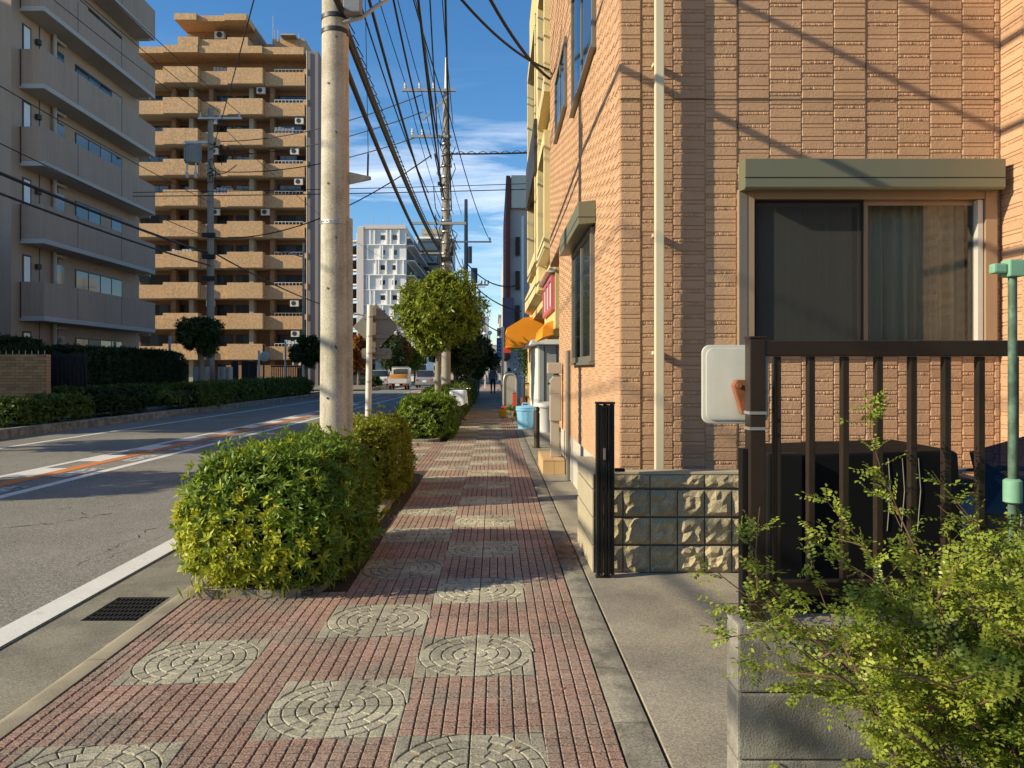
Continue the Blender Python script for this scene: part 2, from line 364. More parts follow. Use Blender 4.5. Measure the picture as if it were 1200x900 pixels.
def box_surface(c, h, n, q=5., jit=.05, lumps=.06, inner=.0, bottom=False):
    c = np.array(c, float); h = np.array(h, float)
    A = np.array([h[1]*h[2], h[0]*h[2], h[0]*h[1]]); ax = rng.choice(3, n, p=A/A.sum()); sg = rng.choice([-1., 1.], n)
    if not bottom: sg[ax == 2] = 1
    d = rng.uniform(-1, 1, (n, 3)); d[np.arange(n), ax] = sg
    s = d / (np.sum(np.abs(d)**q, 1, keepdims=True) ** (1/q))
    g = unit(np.sign(s) * np.abs(s)**(q-1) / h)
    p = c + s * h
    p += g * (lumps * lump(p) + rng.normal(0, jit, n) - np.abs(rng.normal(0, 1, n)) * inner)[:, None]
    return p, g
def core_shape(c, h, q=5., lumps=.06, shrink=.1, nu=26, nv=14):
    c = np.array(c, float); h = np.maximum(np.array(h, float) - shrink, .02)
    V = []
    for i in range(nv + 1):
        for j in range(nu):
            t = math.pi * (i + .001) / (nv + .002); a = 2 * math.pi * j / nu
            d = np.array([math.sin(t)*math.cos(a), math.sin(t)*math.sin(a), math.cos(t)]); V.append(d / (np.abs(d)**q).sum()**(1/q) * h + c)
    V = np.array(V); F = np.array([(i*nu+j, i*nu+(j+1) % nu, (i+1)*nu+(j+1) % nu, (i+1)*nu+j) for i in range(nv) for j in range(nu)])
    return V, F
def hedge(name, c, h, label, group, leafs, n, k, ln, wd, q=5., lumps=.06, inner=.05, shrink=.14, yfun=None, stems=6, base=0.0, tilt=None):
    t = thing(name, (c[0], c[1], base), label, 'bush' if 'bush' in name else 'hedge', group)
    P, G = box_surface(c, h, n, q, .03, lumps, inner)
    ns = n // 14; P[:ns] += G[:ns] * rng.uniform(.02, .09, (ns, 1)) + np.array([0, 0, .02])
    if tilt: P[:, 2] += tilt * (P[:, 1] - c[1])
    keep = P[:, 2] > base + .03; P, G = P[keep], G[keep]
    V, F = rosettes(P, unit(G + np.array([0, 0, .35])), k, ln, wd)
    if yfun is not None:
        y = yfun(P); mi = np.repeat((rng.random(len(P)) < y).astype(int), k)
    else: mi = np.zeros(len(F), int)
    npmesh('foliage', V, F, leafs, t, c, mi)
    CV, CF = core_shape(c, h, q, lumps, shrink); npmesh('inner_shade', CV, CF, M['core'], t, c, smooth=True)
    if stems:
        mb = MB()
        for i in range(stems):
            x = c[0] + random.uniform(-.6, .6) * h[0]; y = c[1] + random.uniform(-.9, .9) * h[1]
            mb.tube([(x, y, base - .02), (x + random.uniform(-.05, .05), y + random.uniform(-.05, .05), base + .25), (x + random.uniform(-.15, .15), y + random.uniform(-.2, .2), c[2] + h[2]*.3)], [.02, .016, .008], 6)
        mb.build('stems', M['twig'], t, smooth=60, kind='stuff')
    return t
def tree(name, base, H, cz, rx, rz, label, leaf, group=None, n=2200, k=5, ln=.13, wd=.05, trunk_r=.08, bark='bark', clumps=16, forks=3, lean=0):
    bx, by, bz = base; t = thing(name, base, label, 'tree', group)
    mb = MB(); top = cz - rz * .35
    mb.tube([(bx, by, bz - .05), (bx + lean*.3, by, bz + (top - bz)*.35), (bx + lean*.7, by + .03, bz + (top-bz)*.7), (bx + lean, by, top)], [trunk_r*1.25, trunk_r, trunk_r*.85, trunk_r*.6], 10)
    C = []
    for i in range(clumps):
        a = i * 2.4; u = (i + .5) / clumps; zz = 1 - 2 * u; rr = math.sqrt(max(0, 1 - zz*zz))
        s = random.uniform(.30, .72); ro = random.uniform(.55, 1.42)
        C.append((bx + lean + rx * .62 * rr * math.cos(a) * ro, by + rx * .62 * rr * math.sin(a) * ro, cz + rz * .66 * zz + random.uniform(-.16, .16) * rz, s * rx * .62, s * rz * .62))
    for i in range(forks + 3):
        p = C[(i * 5 + 2) % clumps]
        mb.tube([(bx + lean*.8, by, bz + (top - bz) * random.uniform(.62, .95)), ((bx + lean + p[0])/2, (by + p[1])/2, (top + p[2])/2 + .1), p[:3]], [trunk_r*.5, trunk_r*.32, trunk_r*.12], 6)
    mb.build('trunk', M[bark], t, smooth=60, loc=base)
    Ps, Gs = [], []
    for (x, y, z, r, hz) in C:
        m = int(n / clumps); d = unit(rng.normal(size=(m, 3))); rad = rng.uniform(.55, 1.08, (m, 1)) * (1 + .25 * lump(d * 3, 2, x))[:, None]
        p = np.array([x, y, z]) + d * rad * np.array([r, r, hz]); Ps.append(p); Gs.append(d)
    P = np.concatenate(Ps); G = np.concatenate(Gs)
    V, F = rosettes(P, unit(G + np.array([0, 0, .5])), k, ln, wd, (.6, 1.5)); npmesh('crown', V, F, leaf, t, (bx + lean, by, cz))
    return t

# ------------------------------------------------------------------ ground, road
ground = MB().quad((-700,-60,-.16),(700,-60,-.16),(700,1600,-.16),(-700,1600,-.16)).build('ground', M['ground'], kind='structure')
def xline(x5, s): return lambda y: x5 + s * (y - 5)
edge_near = xline(-2.82, 0.0); edge_far = xline(-10.4, .04); kerb_far = xline(-11.9, .05)
ROADZ = -.09
def strip(mb, f0, f1, y0, y1, z, step=None):
    n = max(1, int((y1 - y0) / (step or (y1 - y0)))); ys = [y0 + (y1-y0)*i/n for i in range(n+1)]
    for a, b in zip(ys, ys[1:]): mb.quad((f0(a), a, z), (f1(a), a, z), (f1(b), b, z), (f0(b), b, z))
    return mb
rx0 = lambda y: kerb_far(min(y, 120)); rx1 = lambda y: edge_near(y)
mb = MB(); strip(mb, rx0, rx1, -20, 120, ROADZ, 20)
mb.quad((rx0(120), 120, ROADZ), (rx1(120), 120, ROADZ), (3, 700, ROADZ), (-6, 700, ROADZ))
mb.quad((-60, 51, ROADZ-.006), (rx0(51)+.5, 51, ROADZ-.006), (rx0(58)+.5, 58, ROADZ-.006), (-60, 58, ROADZ-.006))   # side street
mb.box(edge_near(0)-.3, edge_near(0)-.002, -20, 90, ROADZ-.05, ROADZ-.002)
road = mb.build('road', M['asphalt'], kind='structure')
def marking(name, mb, mat): return mb.build(name, mat, road)
strip_ = lambda f, w, y0, y1: strip(MB(), lambda y: f(y) - w/2, lambda y: f(y) + w/2, y0, y1, ROADZ + .004, 6)
marking('edge_line', strip_(xline(-2.93, 0), .20, -5, 10.2), M['white_paint'])
marking('edge_line', strip_(xline(-2.93, 0), .18, 17, 110), M['white_paint'])
marking('edge_line', strip_(edge_far, .14, 4, 47), M['white_paint'])
marking('edge_line', strip_(edge_far, .14, 60, 110), M['white_paint'])
marking('centre_line', strip_(xline(-6.26, .022), .16, 0, 110), M['white_paint'])
marking('orange_line', strip_(xline(-7.0, .030), .26, 0, 110), M['orange_paint'])
marking('centre_line', strip_(xline(-7.52, .031), .13, 0, 110), M['white_paint'])
for i in range(14):
    y0 = 9.55 + i * 1.92; f = xline(-7.45, .031)
    marking('dash_block', strip(MB(), lambda y: f(y), lambda y: f(y) + .36, y0, y0 + 1.0, ROADZ + .005), M['white_paint'])
    f2 = xline(-6.84, .03)
    marking('worn_dash_block', strip(MB(), lambda y: f2(y) + .07, lambda y: f2(y) + .36, y0, y0 + 1.0, ROADZ + .0045), M['worn_paint'])
mb = MB()
strip(mb, xline(-3.60, 0), xline(-3.48, 0), 4.4, 5.15, ROADZ + .004); marking('worn_dash', mb, M['worn_paint'])
for i in range(7):   # zebra crossing past the junction
    mb = MB(); y0 = 60 + 0; x = -9.5 + i * 1.0
    mb.quad((x, 46, ROADZ+.004), (x+.45, 46, ROADZ+.004), (x+.5, 49, ROADZ+.004), (x+.05, 49, ROADZ+.004)); marking('crossing_bar', mb, M['worn_paint'])
# cracks
def crack(pts, w):
    mb = MB(); pts2 = []
    for a, b in zip(pts, pts[1:]):
        for i in range(8):
            t = i / 8; pts2.append((a[0]+(b[0]-a[0])*t + random.gauss(0, .018), a[1]+(b[1]-a[1])*t + random.gauss(0, .03)))
    for a, b in zip(pts2, pts2[1:]):
        ww = w * random.uniform(.4, 1.2)
        mb.quad((a[0], a[1]-ww, ROADZ+.003), (a[0], a[1]+ww, ROADZ+.003), (b[0], b[1]+ww, ROADZ+.003), (b[0], b[1]-ww, ROADZ+.003))
    marking('crack', mb, M['asphalt_dark'])
def rd(px, py): Y = 909 * 1.59 / (py - 433); return ((px - 580) * Y / 909, Y)
crack([rd(-40,628), rd(20,617), rd(60,614), rd(104,606), rd(140,600)], .012)
crack([rd(96,601), rd(104,606)], .010)
crack([rd(90,662), rd(125,645), rd(150,634), rd(200,610)], .009)
crack([rd(110,660), rd(160,640), rd(200,625)], .006)
crack([rd(0,640), rd(30,632)], .006); crack([rd(70,597), rd(88,594)], .008); crack([rd(130,594), rd(168,586)], .006)
# gutter with grate, kerb
mb = MB()
gx0, gx1, gy0, gy1 = -2.64, -2.28, 4.93, 5.45; GZ = -.098
for a, b, c, d in ((-2.83, gx0, -8, 110), (gx1, -2.12, -8, 110), (gx0, gx1, -8, gy0), (gx0, gx1, gy1, 110)):
    mb.box(a, b, c, d, GZ - .2, GZ)
gutter = mb.build('gutter', M['gutter'], kind='structure')
MB().box(gx0, gx1, gy0, gy1, GZ-.3, GZ-.2).build('drain_pit', M['asphalt_dark'], gutter)
mb = MB()
for i in range(13):
    x = gx0 + .012 + i * (gx1 - gx0 - .024) / 12; mb.box(x - .005, x + .005, gy0 + .012, gy1 - .012, GZ - .05, GZ - .006)
for i in range(7):
    y = gy0 + .014 + i * (gy1 - gy0 - .028) / 6; mb.box(gx0 + .006, gx1 - .006, y - .007, y + .007, GZ - .05, GZ - .004)
mb.box(gx0, gx1, gy0, gy0+.014, GZ-.05, GZ-.002); mb.box(gx0, gx1, gy1-.014, gy1, GZ-.05, GZ-.002)
gr = mb.build('drain_grate', M['iron']); tag(gr, 'rusty iron drain grate set in the gutter beside the bush', 'drain grate')
kerb = MB().box(-2.2, -1.99, -8, 110, -.35, -.30).build('kerb', M['kerb'], kind='structure')
def kerb_piece(y0, y1, hgt=0.0):
    y0 += .004; y1 -= .004
    poly = [(-2.21, y0, -.2), (-2.005, y0, -.2), (-2.005, y0, hgt), (-2.085, y0, hgt), (-2.125, y0, hgt - .012), (-2.19, y0, min(hgt - .05, GZ + .035)), (-2.21, y0, GZ + .002)]
    MB().prism(poly, (0, y1 - y0, 0)).build('kerb_stone', M['kerb'], kerb, smooth=40)
y = -2.0
while y < 60: kerb_piece(y, y + 2.0, 0.004 if (y < 5 or 10.5 < y < 16) else .09); y += 2.0
kerb_piece(60, 110, .09)

# ------------------------------------------------------------------ pavement
SH = .06     # the courses run slightly askew
pav = MB().box(-2.0, .5, -6, 120, -.3, -.012).build('pavement', M['bed'], kind='structure')
def cell_poly(mb, pts, gap, z=0, dep=.013, bev=.004):
    P = [Vector((p[0], p[1])) for p in pts]; n = len(P)
    A = sum(P[i].x*P[(i+1)%n].y - P[(i+1)%n].x*P[i].y for i in range(n))
    if A < 0: P = P[::-1]
    def inset(g):
        out = []
        for i in range(n):
            p0, p1, p2 = P[i-1], P[i], P[(i+1) % n]
            e1 = (p1 - p0); e2 = (p2 - p1)
            if e1.length < 1e-6 or e2.length < 1e-6: out.append(p1); continue
            n1 = Vector((-e1.y, e1.x)).normalized(); n2 = Vector((-e2.y, e2.x)).normalized()
            b = (n1 + n2); d = b.dot(n1)
            out.append(p1 + (b / d if d > .25 else n1) * g)
        return out
    a = inset(gap); c = inset(gap + bev)
    mb.add([(p.x, p.y + SH*p.x, z - dep) for p in a] + [(p.x, p.y + SH*p.x, z - .0025) for p in a] + [(p.x, p.y + SH*p.x, z) for p in c],
           [tuple(range(2*n, 3*n))] + [(i, (i+1) % n, (i+1) % n + n, i+n) for i in range(n)] + [(i+n, (i+1) % n + n, (i+1) % n + 2*n, i+2*n) for i in range(n)])
def tilemesh_rect(w, nc, nr=5, jx=.0031, jy=.0030):
    mb = MB(); cw = w / nc; ch = .3 / nr
    for i in range(nc):
        for j in range(nr):
            x0, x1, y0, y1 = i*cw + jx, (i+1)*cw - jx, j*ch + jy, (j+1)*ch - jy
            dz = random.uniform(-.0008, .0008)
            cell_poly(mb, [(x0, y0), (x1, y0), (x1, y1), (x0, y1)], 0, dz)
    return mb
def tilemesh_quarter(sx, sy):
    mb = MB(); rings = [0.012, .06, .12, .18, .24, .298]; divs = [1, 2, 3, 4, 5]
    def t(x, y): return (x if sx > 0 else .3 - x, y if sy > 0 else .3 - y)   # arc centre at local (0,0) flipped
    for k in range(5):
        r0, r1 = rings[k], rings[k+1]; nd = divs[k]
        for d in range(nd):
            a0 = math.pi/2 * d / nd; a1 = math.pi/2 * (d+1) / nd; s = 3
            outer = [t(r1*math.cos(a0+(a1-a0)*i/s), r1*math.sin(a0+(a1-a0)*i/s)) for i in range(s+1)]
            inner = [t(r0*math.cos(a1-(a1-a0)*i/s), r0*math.sin(a1-(a1-a0)*i/s)) for i in range(s+1)]
            cell_poly(mb, outer + inner, .0028, random.uniform(-.001, .001))
    for k in range(5):                      # corner slivers outside the circle, cut lengthwise
        x0, x1 = .06*k, min(.06*(k+1), .2999)
        if k < 1: continue
        ya, yb = math.sqrt(max(0, .09 - x0*x0)), math.sqrt(max(0, .09 - x1*x1))
        ym = math.sqrt(max(0, .09 - ((x0+x1)/2)**2))
        if k == 4: yb = max(yb, .012)
        cell_poly(mb, [t(x0, ya), t((x0+x1)/2, ym), t(x1, yb), t(x1, .2985), t(x0, .2985)], .0028, 0)
    return mb
def tm(mb, mat):
    me = bpy.data.meshes.new('paver'); me.from_pydata(mb.v, [], mb.f); me.materials.append(mat); me.update(); return me
RED = [tilemesh_rect(.3, 5) for _ in range(4)]; RED24 = tilemesh_rect(.24, 4); RED16 = tilemesh_rect(.16, 3)
QM = {(a, b): tilemesh_quarter(a, b) for a in (1, -1) for b in (1, -1)}
me_red = [tm(m_, M['redtile']) for m_ in RED]; me_24 = tm(RED24, M['redtile']); me_16 = tm(RED16, M['redtile'])
me_q = {k_: tm(v_, M['greytile']) for k_, v_ in QM.items()}
tiles = []
Y0 = 2.0                                     # a grey roundel of the right-hand column starts at Y = 3.80
for r in range(-2, 108):
    yb = Y0 + .3 * r
    def panel(x0, grey_phase):
        ph = int(math.floor((yb - grey_phase) / .6 + 1e-4)) % 2 == 0
        up = int(round((yb - grey_phase) / .3)) % 2
        for c in (0, 1):
            if ph: tiles.append((x0 + .3*c, yb, 'q', (1 if c == 1 else -1, 1 if up == 1 else -1)))
            else: tiles.append((x0 + .3*c, yb, 'r', None))
    panel(-.4, 3.80); panel(-1.0, 3.20); tiles.append((.2, yb, 'r', None))
    full = yb < 5.05 or 11.4 < yb < 15.9
    if full:
        tiles.append((-1.24, yb, '24', None)); tiles.append((-2.0, yb, '16', None))
        if yb < 4.85 or yb > 6: panel(-1.84, 3.80)
        else: tiles.extend([(-1.84, yb, 'r', None), (-1.54, yb, 'r', None)])
tiles.sort(key=lambda t: t[1])
vis = [t for t in tiles if t[1] > 2.5 and not (t[0] < -1.6 and t[1] < 3.1)]
solo = vis[:300]; rest = [t for t in vis[300:]] + [t for t in tiles if t not in vis]
mats_mesh = {'r': None}
for (x, yb, kd, q) in solo:
    me = random.choice(me_red) if kd == 'r' else me_24 if kd == '24' else me_16 if kd == '16' else me_q[q]
    o = inst('paver', me, (x, yb + SH * x, random.uniform(-.0025, .0015)), pav)
    o.rotation_euler = (random.gauss(0, .0035), random.gauss(0, .0035), random.gauss(0, .0025))
mr, mg = MB(), MB()
for (x, yb, kd, q) in rest:
    src = RED[0] if kd == 'r' else RED24 if kd == '24' else RED16 if kd == '16' else QM[q]
    dst = mg if kd == 'q' else mr
    dst.add([(v[0]+x, v[1]+yb+SH*x, v[2]) for v in src.v], src.f)
mr.build('red_pavers', M['redtile'], pav, kind='stuff', fixn=False); mg.build('grey_pavers', M['greytile'], pav, kind='stuff', fixn=False)
MB().quad((-1.2, 34.2, -.004), (.5, 34.2, -.004), (.5, 120, -.004), (-1.2, 120, -.004)).build('far_paving', M['farpave'], pav)
# planters (soil and low concrete edging)
def planter(y0, y1, x1=-1.16):
    p = MB().box(-1.99, x1 - .06, y0 + .06, y1 - .06, -.1, .03).build('planting_bed', M['soil'], kind='structure')
    mb = MB()
    r = .3; pts = [(-2.0, y0)] + [(x1 - r + r*math.sin(a), y0 + r - r*math.cos(a)) for a in np.linspace(0, math.pi/2, 7)] + [(x1 - r + r*math.cos(a), y1 - r + r*math.sin(a)) for a in np.linspace(0, math.pi/2, 7)] + [(-2.0, y1)]
    pts = [Vector((a, b, 0)) for a, b in pts]
    for a, b in zip(pts, pts[1:]):
        d = (b - a); nrm = Vector((-d.y, d.x, 0)).normalized() * .08; e = d.normalized() * .003
        mb.prism([a + e + Vector((0,0,-.1)), a + e + Vector((0,0,.055)), a + e + nrm*.9 + Vector((0,0,.06)), a + e + nrm + Vector((0,0,-.1))], d - 2*e)
    mb.build('edging', M['kerb'], p, smooth=35)
    return p
planter(5.08, 11.3); planter(16.0, 46)
# right-hand kerb stones and concrete apron
rk = MB().box(.5, .665, -6, 60, -.3, -.03).build('kerb_right', M['bed'], kind='structure')
rk_m = MB().prism([(.506, 0, -.03), (.506, 0, .002), (.512, 0, .006), (.652, 0, .003), (.658, 0, -.03)], (0, .594, 0)).build('kerb_stone', M['kerbstone'], rk, smooth=40)
me = rk_m.data; bpy.data.objects.remove(rk_m)
y = 1.49
while y < 60:
    o = bpy.data.objects.new('kerb_stone', me); COL.objects.link(o); o.parent = rk
    o.location = Vector((.582, y + .297, -.03)) - WL[rk.name]; y += .6
mb = MB().box(.668, 9, -6, 5.62, -.3, .012).box(.668, 1.06, 5.62, 14, -.3, .008)
mb.box(.668, 9, 14, 60, -.3, .004)
apron = mb.build('concrete_apron', M['apron'], kind='structure')
mb = MB().box(1.06, 9, 5.62, 14, -.3, .006); mb.build('lot_slab', M['apron'], kind='structure')
# dry needles drifted on the kerb
n = 900; P = np.stack([rng.normal(.56, .10, n), rng.normal(6.35, .26, n), np.abs(rng.normal(.012, .012, n)) + .004], 1)
a = rng.uniform(0, 6.28, n); D = np.stack([np.cos(a), np.sin(a), rng.normal(.1, .25, n)], 1)
V, F = leaf_quads(P, D, np.tile([0, 0, 1.], (n, 1)), rng.uniform(.03, .07, n), rng.uniform(.003, .006, n))
o = npmesh('dry_needles', V, F, M['needles'], None, (.56, 6.35, 0)); tag(o, 'drift of rust coloured dry needles on the kerb stones', 'fallen leaves', kind='stuff')
n = 260; P = np.stack([rng.uniform(-1.3, 1.2, n), rng.uniform(2.8, 9, n), np.full(n, .004)], 1)
n1 = 200; P[:n1, 0] = -1.05 + np.abs(rng.normal(0, .16, n1)); P[:n1, 1] = rng.uniform(5.2, 11, n1)
a = rng.uniform(0, 6.28, n); D = np.stack([np.cos(a), np.sin(a), rng.normal(0, .15, n)], 1)
V, F = leaf_quads(P, D, np.tile([0, 0, 1.], (n, 1)), rng.uniform(.015, .04, n), rng.uniform(.006, .014, n))
o = npmesh('leaf_litter', V, F, M['needles'], None, (0, 6, 0)); tag(o, 'small dead leaves scattered on the red paving by the bushes', 'fallen leaves', kind='stuff')
# ------------------------------------------------------------------ brick clad house on the right
HX, HY = 1.0, 6.2           # corner of the house
house = thing('brick_clad_house', (2.5, 9, 0), 'tan brick-clad house with cream downpipe filling the right side', 'house')
win_f = (1.945, 3.976, 1.66, 2.93)
side_wins = [(7.75, 9.7, 1.58, 2.93), (7.64, 9.77, 4.70, 6.15), (10.7, 12.45, 5.15, 6.1)]
mb = MB(); x0, x1, z0, z1 = win_f
mb.box(HX, x0, HY, HY+.15, 0, 9.4); mb.box(x1, 4.3, HY, HY+.15, 0, 9.4); mb.box(x0, x1, HY, HY+.15, 0, z0); mb.box(x0, x1, HY, HY+.15, z1, 9.4)
mb.box(HX, HX+.15, HY+.15, 12, .62, 9.4); mb.box(HX, HX+.15, 12, 14, 3.35, 9.4); mb.box(HX+.15, 9, 13.85, 14, 3.35, 9.4); mb.box(HX+.15, 9, 11.85, 12, 0, 9.4)
mb.box(HX+.15, 9, 12, 13.85, 3.35, 3.45)
mb.box(4.04, 4.2, 5.16, HY, 0, 9.4); mb.box(4.2, 9, 5.16, 5.3, 0, 9.4); mb.box(8.85, 9, 5.3, 13.9, 0, 9.4); mb.box(HX+.02, 8.99, HY+.02, 13.98, 9.4, 9.6); mb.box(4.06, 8.99, 5.18, HY+.02, 9.4, 9.6)
mb.build('wall', M['brickgap'], house)
MB().box(HX+.02, HX+.14, HY+.16, 11.99, 0, .62).build('foundation', M['foundation'], house)
def ornament(face, u0, u1, z0, z1, d, bev, mb):
    def pt(u, dd, z):
        return (u, HY - dd, z) if face == 'front' else (HX - dd, u, z) if face == 'left' else (4.04 - dd, u, z)
    mb.add([pt(u0,0,z0), pt(u1,0,z0), pt(u1,0,z1), pt(u0,0,z1), pt(u0+bev,d,z0+bev), pt(u1-bev,d,z0+bev), pt(u1-bev,d,z1-bev), pt(u0+bev,d,z1-bev)],
           [(4,5,6,7), (0,1,5,4), (1,2,6,5), (2,3,7,6), (3,0,4,7)])
def rough_strip(face, u0, u1, z0, z1, mb):
    u = u0
    if random.random() < .4: ornament(face, u0, u1, z0, z1, random.uniform(.004, .007), .003, mb); return
    while u < u1 - .008:
        w = random.uniform(.018, .045); b = min(u + w, u1)
        ornament(face, u, b, z0 + random.uniform(0, .003), z1 - random.uniform(0, .003), random.uniform(.003, .008), min(.005, (b-u)*.3), mb); u = b
BW, BP = .2565, .1015
cands = []; stuff = MB()
def clad(face, us, ztop, z0, holes, maxd):
    for ci, (u0, u1) in enumerate(zip(us, us[1:])):
        z = z0 - (BP * .5 if ci % 2 else 0) ; r = 0
        while z < ztop:
            for kind_, a, b in (('b', z, z + .0680), ('s', z + .0715, z + .0980)):
                a = max(a, z0); 
                if b - a < .012: continue
                r0, r1 = u0 + .004, u1 - .004; skip = False
                for (h0, h1, g0, g1) in holes:
                    if r1 > h0 and r0 < h1 and b > g0 and a < g1:
                        if r0 < h0 - .03: r1 = h0 - .004
                        elif r1 > h1 + .03: r0 = h1 + .004
                        elif a < g0 - .014: b = g0 - .004
                        elif b > g1 + .014: a = g1 + .004
                        else: skip = True
                if skip or b - a < .01 or r1 - r0 < .012: continue
                if kind_ == 'b':
                    if face == 'front' and abs(b - a - .0680) < 1e-4 and abs(r1 - r0 - BW + .008) < 1e-4 and a < 4.42: cands.append((r0, a))
                    else: ornament(face, r0, r1, a, b, .0065 + random.uniform(-.001, .001), .004, stuff)
                elif face == 'left' and r0 > 9.5: ornament(face, r0, r1, a, b, .008, .004, stuff)
                else: rough_strip(face, r0, r1, a, b, stuff)
            z += BP
us_f = [HX, HX + .167] + [HX + .167 + BW * i for i in range(1, 12)]; us_f = [u for u in us_f if u < 4.0] + [4.035]
clad('front', us_f, 4.9, .62, [(1.93, 3.99, 1.62, 3.0)], 0)
us_l = [HY + BW * i for i in range(0, 31)]
clad('left', [u for u in us_l if u <= 12.1][:-1] + [12.0], 3.35, .62, [(7.72, 9.73, 1.53, 2.98)], 0)
clad('left', us_l[:31] + [14.0] if us_l[30] < 13.95 else [u for u in us_l if u < 13.95] + [14.0], 8.3, .62 + BP * 27, [(7.60, 9.81, 4.66, 6.2), (10.66, 12.49, 5.11, 6.14)], 0)
clad('wing', [5.16 + BW * i for i in range(4)] + [HY - .01], 5.2, .3, [], 0)
bmesh_ = MB(); 
def brick_mesh():
    mb = MB(); w, h, d, bv = BW - .008, .0680, .0065, .004
    mb.add([(0,0,0),(w,0,0),(w,0,h),(0,0,h),(bv,-d,bv),(w-bv,-d,bv),(w-bv,-d,h-bv),(bv,-d,h-bv)], [(4,5,6,7),(0,1,5,4),(1,2,6,5),(2,3,7,6),(3,0,4,7)])
    me = bpy.data.meshes.new('brick'); me.from_pydata(mb.v, [], mb.f); me.materials.append(M['brick']); me.update(); return me
bm_ = brick_mesh()
cands.sort(key=lambda c: -c[1] if c[1] > 4.1 else 0)
hid = [c for c in cands if c[1] < .72]; cands = [c for c in cands if c[1] >= .72]
cands.sort(key=lambda c: c[1])
for (u, z) in cands[:300]: inst('brick', bm_, (u, HY - random.uniform(-.001, .002), z), house)
for (u, z) in cands[300:] + hid: ornament('front', u, u + BW - .008, z, z + .0680, .0065, .004, stuff)
stuff.build('brick_cladding', M['brick'], house, kind='stuff', fixn=False)
MB().box(1.002, 4.03, HY-.0095, HY-.001, 3.652, 3.660).build('panel_joint', M['mortar'], house)
for x_, za_, zb_ in ((HX+.167, .62, 9), (HX+.167+BW*3, 3.16, 9), (HX+.167+BW*3, .62, 1.6), (HX+.167+BW*7, 3.16, 9)): MB().box(x_-.0035, x_+.0035, HY-.0095, HY-.001, za_, zb_).build('sealant_joint', M['mortar'], house)
# front window: shutter box, jambs, sashes, glass, screen, curtains
x0, x1, z0, z1 = win_f
fw = MB().box(x0-.012, x0+.115, HY-.05, HY+.1, z0-.04, z1).build('window_frame', M['frame_tan'], house, bevel=.004)
MB().box(x1-.085, x1+.01, HY-.05, HY+.1, z0-.04, z1).build('jamb', M['frame_tan'], fw, bevel=.004)
MB().box(x0-.008, x0+.055, HY-.054, HY-.0505, z0-.035, z1).build('jamb_cover', M['frame_grey'], fw)
MB().box(x0+.118, x1-.088, HY-.045, HY+.1, z0-.04, z0+.03).build('sill', M['frame_tan'], fw, bevel=.004)
MB().box(x0+.118, x1-.088, HY-.045, HY+.1, z1-.075, z1).build('window_head', M['frame_tan'], fw, bevel=.004)
gz0, gz1 = z0 + .033, z1 - .078; xm = (x0 + .118 + x1 - .088) / 2
def sash(a, b, y, mats, st=.028):
    w = MB(); w.box(a, a+st, y, y+.025, gz0, gz1); w.box(b-st, b, y, y+.025, gz0, gz1); w.box(a+st+.001, b-st-.001, y+.001, y+.024, gz0, gz0+.04); w.box(a+st+.001, b-st-.001, y+.001, y+.024, gz1-.035, gz1)
    s_ = w.build('sash', mats, fw, bevel=.003)
    MB().box(a+st, b-st, y+.010, y+.014, gz0+.04, gz1-.035).build('pane', M['glass'], s_)
    return s_
sash(x0+.12, xm+.012, HY+.055, M['frame_grey']); sash(xm-.028, x1-.09, HY+.025, M['frame_tan'], .045)
sc = MB(); a, b = x0+.12, xm-.03
sc.box(a, a+.02, HY-.004, HY+.014, gz0, gz1).box(b-.02, b, HY-.004, HY+.014, gz0, gz1).box(a+.021, b-.021, HY-.003, HY+.013, gz1-.02, gz1).box(a+.021, b-.021, HY-.003, HY+.013, gz0, gz0+.02)
scr = sc.build('screen_frame', M['black'], fw)
m = bpy.data.materials.new('insect_mesh'); m.use_nodes = True; N_, L_ = m.node_tree.nodes, m.node_tree.links
N_['Principled BSDF'].inputs['Base Color'].default_value = (.045,.045,.04,1); N_['Principled BSDF'].inputs['Roughness'].default_value = .8
t_ = N_.new('ShaderNodeBsdfTransparent'); x_ = N_.new('ShaderNodeMixShader'); x_.inputs[0].default_value = .6
L_.new(t_.outputs[0], x_.inputs[1]); L_.new(N_['Principled BSDF'].outputs[0], x_.inputs[2]); L_.new(x_.outputs[0], N_['Material Output'].inputs['Surface'])
MB().quad((a+.02, HY+.004, gz0+.02), (b-.02, HY+.004, gz0+.02), (b-.02, HY+.004, gz1-.02), (a+.02, HY+.004, gz1-.02)).build('insect_screen', m, scr)
MB().box(x1-.135, x1-.092, HY-.03, HY+.022, gz0, gz1).build('sash_edge', M['frame_white'], fw, bevel=.003)
def curtain(a, b, y, nm):
    n = 90; V = []; 
    for i in range(n+1):
        u = a + (b-a)*i/n; d = .035*math.sin(i*.62) + .02*math.sin(i*.27+1) + .008*math.sin(i*1.7)
        for z, k in ((z0-.05, 1.2), ((z0+z1)/2, 1.0), (z1+.02, .6)): V.append((u, y + d*k, z))
    F = np.array([(i*3+j, (i+1)*3+j, (i+1)*3+j+1, i*3+j+1) for i in range(n) for j in range(2)])
    npmesh(nm, V, F, M['curtain'], fw, (a, y, z0), smooth=True)
curtain(x0+.2, xm-.01, HY+.26, 'curtain'); curtain(xm+.03, x1-.1, HY+.22, 'curtain')
MB().box(x0-.1, x1+.1, HY+.9, HY+.95, z0-.4, z1+.3).box(x0-.1, x0-.05, HY+.16, HY+.9, z0-.4, z1+.3).box(x1+.05, x1+.1, HY+.16, HY+.9, z0-.4, z1+.3).box(x0-.05, x1+.05, HY+.16, HY+.9, z0-.4, z0-.3).box(x0-.05, x1+.05, HY+.16, HY+.9, z1+.2, z1+.3).build('room_lining', M['room'], house)
